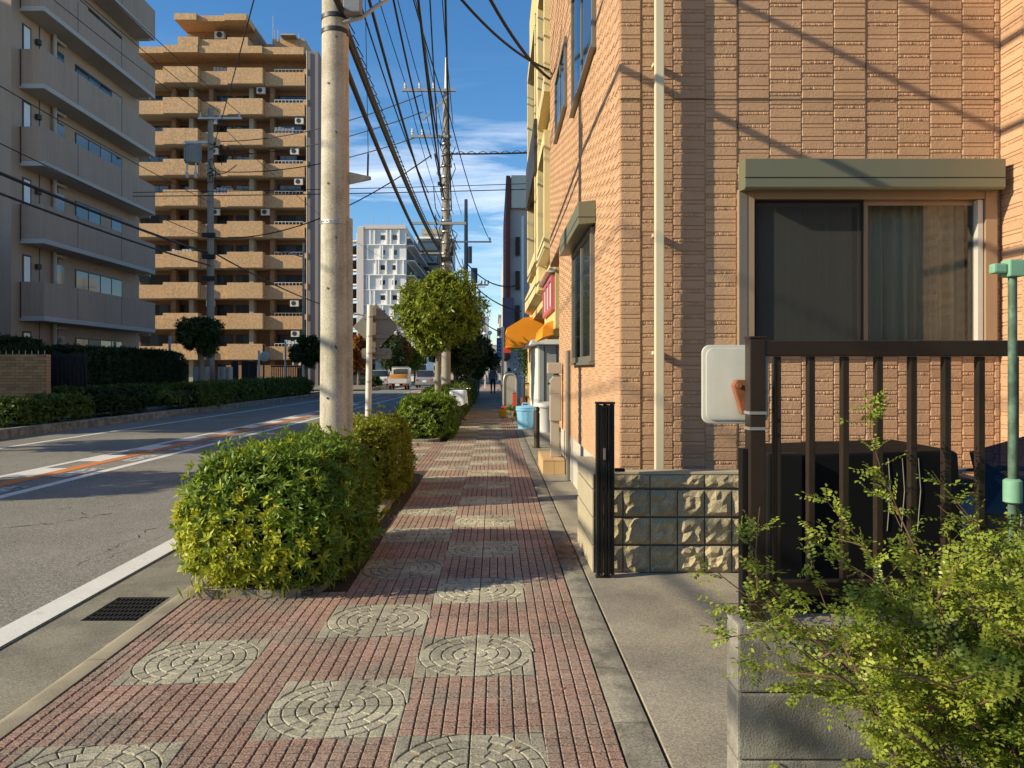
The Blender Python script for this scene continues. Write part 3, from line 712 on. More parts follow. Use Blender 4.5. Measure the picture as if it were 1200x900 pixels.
sb = MB().prism([(1.939, HY-.02, 2.915), (1.939, HY-.175, 2.90), (1.939, HY-.19, 2.915), (1.939, HY-.19, 3.135), (1.939, HY-.02, 3.15)], (2.02, 0, 0)).build('shutter_box', M['frame_olive'], house, bevel=.004)
MB().box(1.936, 3.962, HY-.1925, HY-.188, 2.985, 2.991).build('shutter_seam', M['black'], sb)
MB().box(1.256, 1.324, HY-.139, HY-.075, .3, 9).build('downpipe', M['pipe'], house, bevel=.006)
mb = MB()
for z in (1.62, 2.55, 3.9): mb.box(1.25, 1.33, HY-.074, HY-.01, z, z+.025)
mb.build('pipe_clip', M['pipe'], house)
MB().cyl((.955, 10.15, .05), (.955, 10.15, 1.75), .03, n=10).build('conduit', M['frame_grey'], house, smooth=40)
# side windows
def side_window(y0, y1, z0, z1, hood=False):
    w = MB(); X = HX - .045
    w.box(X, HX+.01, y0, y0+.07, z0, z1).box(X, HX+.01, y1-.07, y1, z0, z1).box(X, HX+.01, y0+.071, y1-.071, z0, z0+.06).box(X, HX+.01, y0+.071, y1-.071, z1-.06, z1).box(X+.008, HX, (y0+y1)/2-.03, (y0+y1)/2+.03, z0+.061, z1-.061)
    f = w.build('side_window', M['frame_grey'], house, bevel=.003)
    MB().box(X-.02, HX, y0-.02, y1+.02, z0-.03, z0-.002).build('sill', M['frame_grey'], f)
    for a, b in ((y0+.071, (y0+y1)/2-.031), ((y0+y1)/2+.031, y1-.071)):
        MB().box(X+.02, HX+.005, a, b, z0+.061, z1-.061).build('pane', M['glassdark'], f)
    if hood:
        h = MB().prism([(HX-.01, y0-.11, 3.17), (HX-.18, y0-.11, 3.15), (HX-.18, y0-.11, 2.93), (HX-.01, y0-.11, 2.945)], (0, y1-y0+.24, 0)).build('shutter_box', M['frame_olive'], house, bevel=.004)
        MB().box(HX-.183, HX-.02, y0-.113, y1+.133, 3.0, 3.006).build('shutter_seam', M['black'], h)
side_window(*side_wins[0], hood=True); side_window(*side_wins[1]); side_window(*side_wins[2])
# entrance: tiled step, intercom post
st = thing('entrance_step', (.86, 11.6, 0), 'tan tiled entrance step at the foot of the intercom post', 'step')
mb = MB()
for i in range(2):
    for j in range(4): mb.box(.683 + .157*i, .683 + .157*i + .152, 11.0 + .3*j, 11.296 + .3*j, .2, .222)
mb.build('tread_tile', M['tan_tile'], st, bevel=.004)
mb = MB().box(.69, .99, 11.01, 12.19, 0, .199); mb.build('step_body', M['mortar'], st)
mb = MB()
for i in range(2): mb.box(.69 + .152*i, .69 + .152*i + .148, 10.996, 11.009, .01, .196)
for j in range(4): mb.box(.681, .6895, 11.0 + .3*j, 11.296 + .3*j, .01, .196)
mb.build('riser_tile', M['tan_tile'], st)
ip = thing('intercom_post', (.90, 11.35, .222), 'beige mailbox and intercom post on the tiled step', 'intercom post')
MB().box(.81, .94, 11.3, 11.4, .222, .75).build('post', M['intercom'], ip, bevel=.01)
MB().box(.80, .965, 11.27, 11.42, .75, 1.14).build('panel', M['intercom'], ip, bevel=.012)
MB().prism([(.80, 11.28, 1.142), (.96, 11.28, 1.142), (.96, 11.28, 1.42), (.87, 11.28, 1.42), (.80, 11.28, 1.34)], (0, .13, 0)).build('mail_slot', M['intercom'], ip, bevel=.008)
MB().box(.765, .965, 11.25, 11.43, 1.44, 1.60).build('cap', M['intercom'], ip, bevel=.01)
MB().box(.85, .93, 11.262, 11.27, 1.424, 1.438).build('slot_shadow', M['black'], ip)
MB().cyl((.785, 11.3, 1.28), (.785, 11.3, 1.31), .018, n=10).build('lamp', M['black'], ip)
bo = thing('bollard', (.80, 14.8, 0), 'short dark brown bollard in front of the blue bucket', 'bollard')
MB().lathe((.80, 14.8, 0), [(.055,0),(.055,.66),(.045,.67),(.045,.70),(.055,.71),(.055,.76),(.03,.79)], 18).build('post', M['bollard'], bo, smooth=40)
MB().lathe((.80, 14.8, 0), [(.09,0),(.09,.012),(.06,.02)], 18).build('base_flange', M['bollard'], bo)

# ------------------------------------------------------------------ split-face block wall beside the gate
def split_mesh(w, h, d0, nx=5, nz=5, seed=0):
    r = random.Random(seed); V = []; 
    for j in range(nz+1):
        for i in range(nx+1):
            e = i in (0, nx) or j in (0, nz)
            V.append((w*i/nx + (0 if e else r.uniform(-.008,.008)), -(d0*.25 if e else d0*r.uniform(.35, 1.3)), h*j/nz + (0 if e else r.uniform(-.008,.008))))
    F = [(j*(nx+1)+i, j*(nx+1)+i+1, (j+1)*(nx+1)+i+1, (j+1)*(nx+1)+i) for j in range(nz) for i in range(nx)]
    k = len(V); V += [(0,.02,0),(w,.02,0),(w,.02,h),(0,.02,h)]
    F += [tuple([k] + list(range(nx, -1, -1))[::-1] + [k+1])[::-1], ]
    me = bpy.data.meshes.new('block'); me.from_pydata(V, [], F[:-1]); me.materials.append(M['splitblock']); me.update(); return me
bw = thing('block_wall', (1.7, 5.8, 0), 'low beige split-face block wall behind the black gate post', 'wall')
MB().box(.725, 2.75, 5.712, 5.83, 0, .745).box(.725, .845, 5.83, 6.7, 0, .745).build('core', M['blockjoint'], bw)
sm = [split_mesh(.192, .190, .040, seed=i) for i in range(6)]; cm = [split_mesh(.392, .092, .028, 9, 3, seed=20+i) for i in range(4)]
for i in range(10):
    for j in range(3): inst('block', random.choice(sm), (.745 + .2*i, 5.712, .012 + .205*j), bw)
for i in range(5): inst('cap_block', random.choice(cm), (.745 + .4*i, 5.712, .632), bw)
MB().box(.72, 2.75, 5.70, 5.835, .728, .748).build('coping', M['blockcap'], bw, bevel=.004)
mb = MB()
for j in range(4):
    for i in range(3):
        z0_ = .012 + .205*j; z1_ = z0_ + (.19 if j < 3 else .1); mb.box(.714, .728, 5.69 + .34*i, 5.69 + .34*i + .336, z0_, z1_)
mb.box(.714, .85, 5.835, 6.71, .728, .749)
mb.build('end_face', M['blockcap'], bw, bevel=.004)

# ------------------------------------------------------------------ folding gate post, black box, scooter in the driveway
gp = thing('folding_gate', (.775, 5.56, .012), 'folded black aluminium gate standing upright against the block wall', 'gate')
mb = MB()
for i, x in enumerate((.725, .752, .779, .806, .829)): mb.box(x, x + (.022 if i not in (1, 3) else .016), 5.52 - .006*(i % 2), 5.60, .035, 1.25 - .004*(i % 2))
mb.build('upright', M['black'], gp, bevel=.003)
MB().box(.722, .855, 5.512, 5.608, 1.252, 1.268).build('top_cap', M['black'], gp, bevel=.003)
MB().box(.77, .785, 5.50, 5.513, .86, .94).build('handle', M['frame_grey'], gp)
MB().cyl((.80, 5.53, .012), (.80, 5.59, .012), .02, n=10).cyl((.74, 5.53, .014), (.74, 5.59, .014), .02, n=10).build('castor', M['tyre'], gp)
MB().cyl((.86, 5.56, .78), (.93, 5.56, .78), .014, n=10).build('latch', M['black'], gp)
bb = thing('black_storage_box', (1.8, 4.15, .012), 'shiny black covered box standing behind the brown railing', 'storage box')
MB().prism([(1.42, 3.85, .05), (2.36, 3.85, .05), (2.30, 3.85, 1.085), (2.27, 3.85, 1.10), (1.47, 3.85, 1.075), (1.42, 3.85, 1.05)], (0, .6, 0)).build('body', M['blackbox'], bb, bevel=.012)
MB().box(1.33, 1.50, 3.78, 3.845, .04, 1.09).build('side_panel', M['black'], bb, bevel=.012)
MB().box(1.45, 2.3, 3.9, 4.4, .012, .049).build('plinth', M['black'], bb)
mb = MB()
for x in (1.95, 2.02, 2.1): mb.tube([(x, 3.846, 1.06), (x+.01, 3.844, .9), (x-.005, 3.846, .7)], .0022, 4)
mb.build('scratch', M['frame_grey'], bb)
scn = thing('motor_scooter', (2.75, 4.25, .012), 'dark motor scooter with smoked windshield behind the shrub', 'scooter')
def wheel(mb, mr, c, r, wdt, ax=(1,0,0)):
    pass
MB().lathe((0,0,0), [(.14,-.05),(.22,-.05),(.24,-.02),(.24,.02),(.22,.05),(.14,.05)], 20)
def wheel_obj(parent, c, r, w, axis='x'):
    a = Vector((1,0,0)) if axis == 'x' else Vector((0,1,0)); c = Vector(c)
    mb = MB(); mb.tube([c - a*w/2, c - a*w*.35, c + a*w*.35, c + a*w/2], [r*.9, r, r, r*.9], 22)
    o = mb.build('wheel', M['tyre'], parent, smooth=40)
    MB().cyl(c - a*(w/2+.004), c + a*(w/2+.004), r*.58, n=16).build('rim', M['galv'], o, smooth=40); return o
wheel_obj(scn, (2.62, 3.85, .25), .235, .1); wheel_obj(scn, (2.9, 4.95, .25), .235, .1)
MB().prism([(2.50, 3.98, .3), (2.58, 4.9, .35), (2.58, 5.1, .75), (2.55, 4.5, .78), (2.53, 4.35, .42), (2.5, 4.12, .42), (2.48, 4.0, .95), (2.48, 3.92, .95)], (.3, .06, 0)).build('body', M['scooter'], scn, bevel=.03, smooth=50)
MB().prism([(2.56, 4.45, .79), (2.58, 5.15, .80), (2.58, 5.1, .9), (2.56, 4.45, .87)], (.26, .03, 0)).build('seat', M['tyre'], scn, bevel=.02, smooth=50)
MB().prism([(2.40, 3.80, .80), (2.92, 3.84, .72), (2.98, 3.98, 1.08), (2.82, 4.0, 1.18), (2.42, 3.95, 1.08)], (0, .008, 0)).build('windshield', M['smoke'], scn)
MB().tube([(2.34, 3.98, .98), (2.6, 3.93, 1.0), (2.95, 4.0, .98)], .013, 8).build('handlebar', M['chrome'], scn, smooth=60)
MB().tube([(2.53, 3.72, .80), (2.525, 3.72, .73), (2.53, 3.72, .66)], .016, 8).build('brake_lever', M['chrome'], scn, smooth=60)

# ------------------------------------------------------------------ foreground wall with railing
fwall = thing('concrete_block_wall', (1.8, 2.355, 0), 'weathered grey concrete block wall carrying the brown railing', 'wall')
MB().box(.735, 3.6, 2.312, 2.40, 0, .71).build('core', M['blockjoint'], fwall)
for j, (za, zb) in enumerate(((0, .138), (.142, .338), (.342, .538), (.542, .743))):
    x = .72; off = .2 if j % 2 else .4
    first = True
    while x < 3.5:
        wd_ = .92 + .1*j; first = False
        MB().box(x, x + wd_ - .003, 2.30, 2.412, za, zb).build('block', M['oldblock'], fwall, bevel=.007); x += wd_
rail = thing('railing', (1.8, 2.355, .743), 'dark brown aluminium railing with vertical bars on the grey wall', 'railing')
MB().box(.765, .812, 2.325, 2.375, .743, 1.592).build('post', M['railing'], rail, bevel=.003)
MB().box(.763, .814, 2.323, 2.377, 1.593, 1.60).build('post_cap', M['railing'], rail, bevel=.002)
MB().box(.748, .764, 2.345, 2.385, .743, 1.26).build('latch_strip', M['black'], rail, bevel=.002)
MB().box(.8125, 3.4, 2.328, 2.372, 1.54, 1.588).build('top_rail', M['railing'], rail, bevel=.005)
MB().box(.8125, 3.4, 2.33, 2.37, .82, .862).build('bottom_rail', M['railing'], rail, bevel=.004)
bar = None
for i in range(26):
    x = .853 + .1025 * i
    if x > 3.3: break
    if bar is None: bar = MB().box(x-.0105, x+.0105, 2.338, 2.362, .863, 1.539).build('bar', M['railing'], rail, bevel=.003)
    else: inst('bar', bar.data, WL[bar.name] + Vector((.1025*i, 0, 0)), rail)
mb = MB()
for z in (1.365, 1.318): mb.box(.7625, .8145, 2.3225, 2.3775, z, z+.009)
bands = mb
# square mirror seen from behind
mir = thing('traffic_mirror', (.78, 2.45, 1.30), 'white back of a square safety mirror clamped to the railing post', 'mirror')
def rrect(x0, x1, z0, z1, r, y, n=6):
    pts = []
    for cx, cz, a0 in ((x1-r, z1-r, 0), (x0+r, z1-r, 90), (x0+r, z0+r, 180), (x1-r, z0+r, 270)):
        for i in range(n+1):
            a = R(a0 + 90*i/n); pts.append((cx + r*math.cos(a), y, cz + r*math.sin(a)))
    return pts
mx0, mx1, mz0, mz1 = .655, .865, 1.328, 1.578
MB().prism(rrect(mx0, mx1, mz0, mz1, .026, 2.452), (0, .014, 0)).build('rim', M['mirror_back'], mir, bevel=.006, smooth=50)
MB().prism(rrect(mx0+.012, mx1-.012, mz0+.012, mz1-.012, .022, 2.447), (0, .005, 0)).build('back_plate', M['mirror_back'], mir, bevel=.003, smooth=50)
MB().prism([(.742, 2.41, 1.45), (.752, 2.41, 1.468), (.80, 2.41, 1.468), (.80, 2.41, 1.36), (.768, 2.41, 1.36)], (0, .03, 0)).build('bracket', M['rust'], mir, bevel=.004)
MB().cyl((.757, 2.408, 1.45), (.757, 2.40, 1.45), .008, n=8).build('bolt', M['rust'], mir)
bands.build('clamp_band', M['galv'], mir)
# green pipe
gpipe = thing('green_pipe', (1.468, 2.2, 0), 'upright green painted pipe with mint clamp beside the railing', 'pipe')
MB().cyl((1.468, 2.2, 0), (1.468, 2.2, 1.80), .0115, n=14).build('pipe', M['green_paint'], gpipe, smooth=40)
MB().box(1.447, 1.49, 2.178, 2.222, 1.762, 1.81).build('clamp', M['green_light'], gpipe, bevel=.004)
MB().box(1.408, 1.4465, 2.186, 2.214, 1.772, 1.80).build('clamp_arm', M['green_light'], gpipe, bevel=.006)
MB().lathe((1.468, 2.2, 0), [(.017,1.12),(.024,1.125),(.024,1.185),(.017,1.19)], 14).build('collar', M['green_light'], gpipe, smooth=40)
# ------------------------------------------------------------------ buildings across the road
gb = thing('taupe_apartment_block', (-29, 36, 0), 'taupe apartment block with stacked long balconies at the left edge', 'building')
GXW, GXB, GY0, GY1 = -18.9, -17.9, 30.3, 41.2; FL = 3.08; Zb = 3.43
MB().box(-42, GXW, GY0, GY1, -.2, 27).build('wall', M['greybldg'], gb)
mb = MB()
for y in (32.15, 33.5): mb.box(GXW, GXW+.012, y, y+.06, 0, 26.9)
mb.build('joint', M['darkmetal'], gb)
for k in range(8):
    z = Zb + FL * k
    mb = MB().box(GXW+.002, GXB, 30.8, 40.9, z, z+.20)
    sl_ = mb.build('balcony_slab', M['greyslab'], gb, bevel=.02)
    p = MB(); zt = z + 1.56
    p.box(GXB-.16, GXB-.01, 30.96, 40.74, z+.201, zt).box(GXW+.003, GXB-.01, 30.8, 30.96, z+.201, zt).box(GXW+.003, GXB-.01, 40.74, 40.89, z+.201, zt)
    p.build('balcony_parapet', M['greypar'], gb)
    j = MB()
    for y in (33.3, 37.2): j.box(GXB-.012, GXB-.004, y, y+.035, z+.21, zt-.01)
    j.box(GXW+.05, GXW+.09, 30.785, 30.80, z+.1, zt); j.build('panel_joint', M['darkmetal'], gb)
for k in range(-1, 8):
    z = Zb + FL * k
    MB().box(GXW+.001, GXW+.02, 34.9, 39.3, z+.95, z+2.6).build('window_frame', M['darkmetal'], gb)
    for i in range(4):
        MB().box(GXW+.021, GXW+.03, 34.98+i*1.08, 35.96+i*1.08, z+1.02, z+2.53).build('window_pane', M['soffit'] if (i*3 + k*2) % 7 == 1 else M['glassdark'] if (i + k) % 2 else M['glassblue'], gb)
    MB().box(GXW+.001, GXW+.022, 33.4, 34.0, z+1.6, z+2.6).build('small_window', M['glassblue'], gb)
    MB().box(GXW+.001, GXW+.016, 31.0, 31.6, z+.3, z+2.7).build('door_frame', M['darkmetal'], gb)
    MB().box(GXW+.017, GXW+.026, 31.1, 31.5, z+.6, z+2.62).build('door_glass', M['lampglobe'], gb)
    MB().cyl((GXW+.1, 31.95, z+2.2), (GXW+.1, 31.95, z+2.4), .12, n=12).build('vent_hood', M['darkmetal'], gb)
MB().cyl((GXW+.14, 33.05, 0), (GXW+.14, 33.05, 27), .09, n=12).build('downpipe', M['greyslab'], gb, smooth=40)
mb = MB()
for k in range(8): mb.cyl((GXW+.14, 33.1, Zb+FL*k-.14), (GXW+.14, 33.9, Zb+FL*k-.14), .07, n=8).cyl((GXW+.3, 40.5, Zb+FL*k-.12), (GXW+.9, 40.5, Zb+FL*k-.12), .07, n=8)
mb.build('drain_elbow', M['greyslab'], gb, smooth=40)
MB().cyl((-17.4, 41.5, 0), (-17.4, 41.5, 3.3), .07, n=10).build('post', M['greyslab'], gb, smooth=40)

# ochre tower, seen past the taupe block
OY = 73.0; sc_ = OY / 909
def ox(px): return (px - 580) * sc_
def oz(py): return 1.5 + (433 - py) * sc_
ot = thing('ochre_apartment_tower', (-27, OY+6, 0), 'tall ochre tiled apartment tower with rows of balconies', 'building')
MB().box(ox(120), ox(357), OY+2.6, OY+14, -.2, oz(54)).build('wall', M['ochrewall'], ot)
MB().box(ox(357)+.005, ox(371), OY+.6, OY+14, -.2, oz(57)).build('side_wall', M['mauve'], ot)
rows = [77 + 36.2 * k for k in range(10)]
bays = [(120, 190, .45), (190, 231, .15), (231.3, 264, .75), (264, 306, .45), (306.3, 354, 1.0)]
dz_ = {0: 3, 1: 0, 2: 3, 3: 0, 4: 3}
for k, yt in enumerate(rows):
    zt, zb_ = oz(yt), oz(yt + 18.5)
    for bi, (a, b, dy) in enumerate(bays):
        t_ = zt - (.22 if bi in (0, 2, 4) else 0)
        p = MB().box(ox(a), ox(b)-.01, OY+dy, OY+dy+.18, zb_, t_); p.build('balcony_parapet', M['ochre'], ot)
    MB().box(ox(120), ox(354), OY+1.2, OY+2.6, zb_-.02, zb_+.22).build('slab_edge', M['soffit'], ot)
    for (a, b, dy) in bays: MB().box(ox(a)+.01, ox(b)-.02, OY+dy+.05, OY+1.19, zb_-.04, zb_+.14).build('balcony_floor', M['soffit'], ot)
    # end panels of the projecting bays, columns, windows
    for a, d0, d1 in ((231.1, .15, .75), (306.1, .45, 1.0)):
        MB().box(ox(a)-.2, ox(a)-.005, OY+d0+.181, OY+d1+.3, zb_, zt).build('parapet_return', M['ochre'], ot)
    zw0, zw1 = zb_ - 1.35 + 2.907*0, zb_ - .12
    zlo = zb_ - 2.907 + .25
    for a in (193, 214, 238, 286, 311): MB().box(ox(a), ox(a)+.42, OY+1.5, OY+2.59, zlo, zb_-.05).build('pier', M['soffit'] if a in (214, 286) else M['ochrewall'], ot)
    for a, b in ((150, 185), (196, 212), (242, 262), (266, 284), (314, 352)):
        n_ = 2 if b - a < 30 else 3
        MB().box(ox(a), ox(b), OY+2.55, OY+2.59, zlo, zb_-.45).build('window_frame', M['darkmetal'], ot)
        for i in range(n_):
            u0 = ox(a)+.05+(ox(b)-ox(a)-.1)*i/n_; u1 = ox(a)+.05+(ox(b)-ox(a)-.1)*(i+1)/n_-.06
            MB().box(u0, u1, OY+2.53, OY+2.548, zlo+.05, zb_-.5).build('window_pane', M['glassdark'] if (i+k) % 3 else M['glassblue'], ot)
    for a in (240.5, 296, 340):
        if random.random() < .4:
            u = ox(a) + random.uniform(-.5, .5); ac = MB().box(u, u+.8, OY+1.12, OY+1.4, zb_-.72, zb_-.12).build('air_conditioner', M['acunit'], ot)
            MB().cyl((u+.33, OY+1.115, zb_-.42), (u+.33, OY+1.10, zb_-.42), .22, n=14).build('fan_grille', M['darkmetal'], ac)
    if random.random() < .75:
        a = random.choice((196, 245, 318, 330)); mb = MB()
        for i in range(6): mb.box(ox(a)+i*.32, ox(a)+i*.32+.26, OY+1.08, OY+1.11, zb_+1.25, zb_+1.9 - random.uniform(0, .2))
        mb.build('laundry', M['laundry'], ot)
    mb = MB()
    for i in range(9): mb.box(ox(318)+i*.34, ox(318)+i*.34+.04, OY+1.02, OY+1.06, zt-.2, zt+.02)
    mb.box(ox(318), ox(352), OY+1.02, OY+1.06, zt+.02, zt+.07)
    mb.build('handrail', M['acunit'] if k % 2 else M['galv'], ot)
    MB().box(ox(354.5), ox(360), OY+.5, OY+1.55, zt-.6, zt-.1).build('escape_ledge', M['ochre'], ot)
MB().cyl((ox(358.5), OY+.45, 0), (ox(358.5), OY+.45, oz(57)), .07, n=8).build('downpipe', M['soffit'], ot)
for a, b, dy, t_ in ((120, 190, .3, 53), (190, 231, .1, 52), (231.3, 306, .3, 52), (306.3, 354, .6, 52)):
    MB().box(ox(a), ox(b)-.01, OY+dy, OY+3.2, oz(60.5), oz(t_)).build('roof_parapet', M['ochre'], ot)
# penthouse
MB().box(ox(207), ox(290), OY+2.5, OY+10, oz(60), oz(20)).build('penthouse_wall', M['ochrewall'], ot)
MB().box(ox(207), ox(231), OY+.2, OY+2.4, oz(52), oz(42)).box(ox(231)+.01, ox(265), OY+.5, OY+2.4, oz(52), oz(43.5)).box(ox(265)+.01, ox(289), OY+.3, OY+2.4, oz(52), oz(42)).build('penthouse_parapet', M['ochre'], ot)
MB().box(ox(205), ox(231), OY-.2, OY+10, oz(24), oz(16.5)).box(ox(231)+.01, ox(263), OY+.1, OY+10, oz(24), oz(17.5)).box(ox(263)+.01, ox(289), OY-.1, OY+10, oz(24), oz(16.5)).build('penthouse_eave', M['ochre'], ot)
MB().box(ox(224), ox(284), OY+2.4, OY+2.48, oz(41), oz(33)).build('penthouse_window', M['glassdark'], ot)
ac = MB().box(ox(244), ox(255), OY+1.6, OY+2.2, oz(36.5), oz(28)).build('air_conditioner', M['acunit'], ot); MB().cyl((ox(250), OY+1.59, oz(32)), (ox(250), OY+1.57, oz(32)), .28, n=14).build('fan_grille', M['darkmetal'], ac)
MB().prism([(ox(300), OY+3, oz(52)), (ox(318), OY+3, oz(52)), (ox(310), OY+3, oz(36)), (ox(300), OY+3, oz(36))], (0, 4, 0)).build('stair_roof', M['mauve'], ot)
MB().box(ox(305), ox(345), OY+4, OY+9, oz(52), oz(24)).build('lift_house', M['ochre'], ot)
MB().box(ox(318), ox(336), OY+3, OY+8, oz(25), oz(23)).build('lift_roof', M['soffit'], ot)
mb = MB()
for px, t_ in ((306, -4), (308, 14), (312, 13), (338, 17)): mb.cyl((ox(px), OY+4, oz(30)), (ox(px), OY+4, oz(t_)), .05, n=6)
mb.build('antenna', M['galv'], ot)
# ground-floor screen of the tower
MB().box(ox(270), ox(352), OY-1.2, OY-1.0, 0, oz(428)).build('ground_wall', M['ochrewall'], ot)

# white apartment block far down the street
WY = 156.; ws = WY / 909
def wx(px): return (px - 580) * ws
def wz(py): return 1.5 + (433 - py) * ws
wb = thing('white_panel_apartment_block', (wx(455), WY+8, 0), 'white and grey panelled apartment block far down the street', 'building')
MB().box(wx(420), wx(476), WY, WY+40, 0, wz(265)).build('wall', M['whitebldg'], wb)
MB().box(wx(419), wx(426.5), WY-.6, WY-.01, 0, wz(266)).build('pink_fin', M['pinkstrip'], wb)
MB().box(wx(426.6), wx(476), WY-.5, WY-.01, wz(268.5), wz(264)).build('roof_band', M['pinkstrip'], wb)
for k in range(9):
    yb_ = 287 + 17.6 * k
    MB().box(wx(426.6), wx(476), WY-.4, WY-.01, wz(yb_+.5), wz(yb_-.5)).build('floor_band', M['whiteband'], wb)
    for px in ((433, 438, 452.5, 457, 467), (430, 445, 447.5, 460), (440, 443, 452, 464, 472), (429, 432, 447, 461))[k % 4]:
        MB().box(wx(px), wx(px+1.6), WY-.35, WY-.012, wz(yb_-.6), wz(yb_-17)).build('vertical_band', M['whiteband'], wb)
    for px in (448.6, 462.6):
        MB().box(wx(px-2.6), wx(px+2.6), WY-.05, WY-.02, wz(yb_-6), wz(yb_-11.4)).build('window', M['glassdark'], wb)
    # balconies on the street side
    MB().box(wx(476)+.01, wx(476)+1.6, WY+.5, WY+38, wz(yb_+.8), wz(yb_)).build('side_balcony', M['whiteband'], wb)
    MB().box(wx(476)+.01, wx(476)+.05, WY+1, WY+37, wz(yb_-2), wz(yb_-15)).build('side_glazing', M['glassdark'], wb)
    MB().box(wx(476)+1.5, wx(476)+1.6, WY+.5, WY+38, wz(yb_-.2), wz(yb_-6)).build('balcony_glass', M['glassblue'], wb)
mb = MB()
for k in range(10):
    yb_ = 281 + 17.2 * k; mb.box(wx(405), wx(418), WY+1, WY+4, wz(yb_+1), wz(yb_-.6))
mb.build('stair_landing', M['whiteband'], wb)
mb = MB()
for k in range(9):
    yb_ = 281 + 17.2 * k
    for i in range(2): mb.obox(((wx(408)+wx(416))/2, WY+2+i, wz(yb_+8)), (1.0, 0, .9*(-1)**i), (0, .3, 0), (.05, 0, .06))
    mb.box(wx(408), wx(417), WY+3.5, WY+3.7, wz(yb_+16), wz(yb_+4))
mb.build('stair_flight', M['darkmetal'], wb)
MB().box(wx(405), wx(406.4), WY+1, WY+4.2, 0, wz(272)).box(wx(417), wx(418.4), WY+1, WY+4.2, 0, wz(272)).build('stair_post', M['whiteband'], wb)
mb = MB()
for px, t_ in ((434.5, 248), (453, 246), (468, 255)): mb.cyl((wx(px), WY+3, wz(266)), (wx(px), WY+3, wz(t_)), .06, n=6)
mb.build('antenna', M['galv'], wb)
gb2 = thing('glass_balcony_block', (wx(505), 190, 0), 'dark block with glass balconies beside the white apartment block', 'building')
s2 = 190/909; f2 = lambda px: (px-580)*s2; g2 = lambda py: 1.5+(433-py)*s2
MB().box(f2(489), f2(530), 190, 205, 0, g2(281)).build('wall', M['greyfacade'], gb2)
MB().box(f2(488), f2(532), 188, 206, g2(281), g2(279)).build('roof_slab', M['whiteband'], gb2)
MB().box(f2(493), f2(520), 191, 199, g2(272.9), g2(267)).build('roof_house', M['soffit'], gb2); MB().box(f2(497), f2(516), 192, 198, g2(279), g2(273)).build('roof_core', M['greyfacade'], gb2)
for k in range(6):
    MB().box(f2(490), f2(516), 189.6, 189.99, g2(292+15*k), g2(283+15*k)).build('window', M['glassdark'], gb2)
    MB().box(f2(490), f2(513), 188.4, 188.5, g2(294+15*k), g2(286+15*k)).build('balcony_glass', M['glassblue'], gb2)
    MB().box(f2(489), f2(516), 188.3, 189.59, g2(296+15*k), g2(294.2+15*k)).build('balcony_slab', M['darkmetal'], gb2)
# low buildings behind the junction
def lowbuilding(px0, px1, pyt, Y, dep, mat, label, roof=None, wins=3, name='low_building'):
    s = Y/909; a, b = (px0-580)*s, (px1-580)*s; zt = 1.5+(433-pyt)*s
    t = thing(name, ((a+b)/2, Y+dep/2, -.1), label, 'building')
    MB().box(a, b, Y, Y+dep, -.2, zt).build('wall', mat, t)
    if roof: MB().prism([(a-.4, Y-.4, zt), (b+.4, Y-.4, zt), ((a+b)/2, Y-.4, zt+(b-a)*.22)], (0, dep+.8, 0)).build('roof', roof, t)
    else: MB().box(a-.15, b+.15, Y-.15, Y+dep+.15, zt+.002, zt+.3).build('roof', M['soffit'], t)
    fl = max(1, int(zt / 3))
    for f_ in range(fl):
        for i in range(wins):
            u = a + (b-a)*(i+.5)/wins; w_ = MB().box(u-.6, u+.6, Y-.06, Y-.005, f_*2.9+.9, f_*2.9+2.1).build('window', M['glassdark'], t)
            MB().box(u-.68, u+.68, Y-.1, Y-.061, f_*2.9+.82, f_*2.9+.9).build('sill', M['soffit'], w_)
    return t
lowbuilding(398, 440, 408, 84, 10, M['stucco'], 'low pale house half hidden behind autumn trees', M['roofdark'], 3, 'low_house')
lowbuilding(462, 500, 395, 100, 12, M['whiteband'], 'small white building past the parked truck', None, 3)
lowbuilding(500, 545, 385, 130, 14, M['stucco'], 'beige building hidden behind the street trees', None, 4)
lowbuilding(540, 572, 372, 230, 20, M['greyfacade'], 'grey building at the far end of the street, left of the gap', None, 3)
lowbuilding(574, 583, 405, 300, 20, M['stucco'], 'tiny pale building closing the end of the street', None, 2)
lowbuilding(585, 589, 371, 120, 18, M['stucco'], 'narrow pale building far down the right side', None, 1)

# ------------------------------------------------------------------ unseen buildings, added for their shadows and window reflection
lf = thing('low_shade_block', (-29, 22, 0), 'plain unseen block added beyond the left edge for its shadow', 'building')
MB().box(-38, -21.5, 16.5, 26.5, -.2, 7.0).build('wall', M['greybldg'], lf)  # added out of view, height set by the shadow it drops
l2 = thing('tall_shade_block', (-51, 22, 0), 'tall unseen block added to shade the front of the taupe block', 'building')
MB().box(-60, -42, 16, 28, -.2, 27).build('wall', M['greybldg'], l2)  # added out of view to keep sun off the taupe block's front
for k in range(7): MB().box(-41.99, -41, 17, 27, 2.6+3*k, 3.7+3*k).build('balcony', M['greypar'], l2)
nh = thing('reflection_house', (6, -10, 0), 'brown unseen house added behind the viewer to darken window reflections', 'house')
MB().box(2.0, 11, -15, -6, 0, 6.2).build('wall', M['ochrewall'], nh)  # added so the front window has something dark to reflect
MB().prism([(1.6, -15.4, 6.2), (11.4, -15.4, 6.2), (6.5, -15.4, 8.6)], (0, 9.8, 0)).build('roof', M['roofdark'], nh)
for x in (3.2, 6.2, 9.0):
    for z in (1.0, 3.9): MB().box(x, x+1.3, -6.0, -5.95, z, z+1.2).build('window', M['glassdark'], nh)
for k in range(2): MB().box(-21.499, -20.6, 17, 26, 2.6+2.9*k, 3.7+2.9*k).build('balcony', M['greypar'], lf)

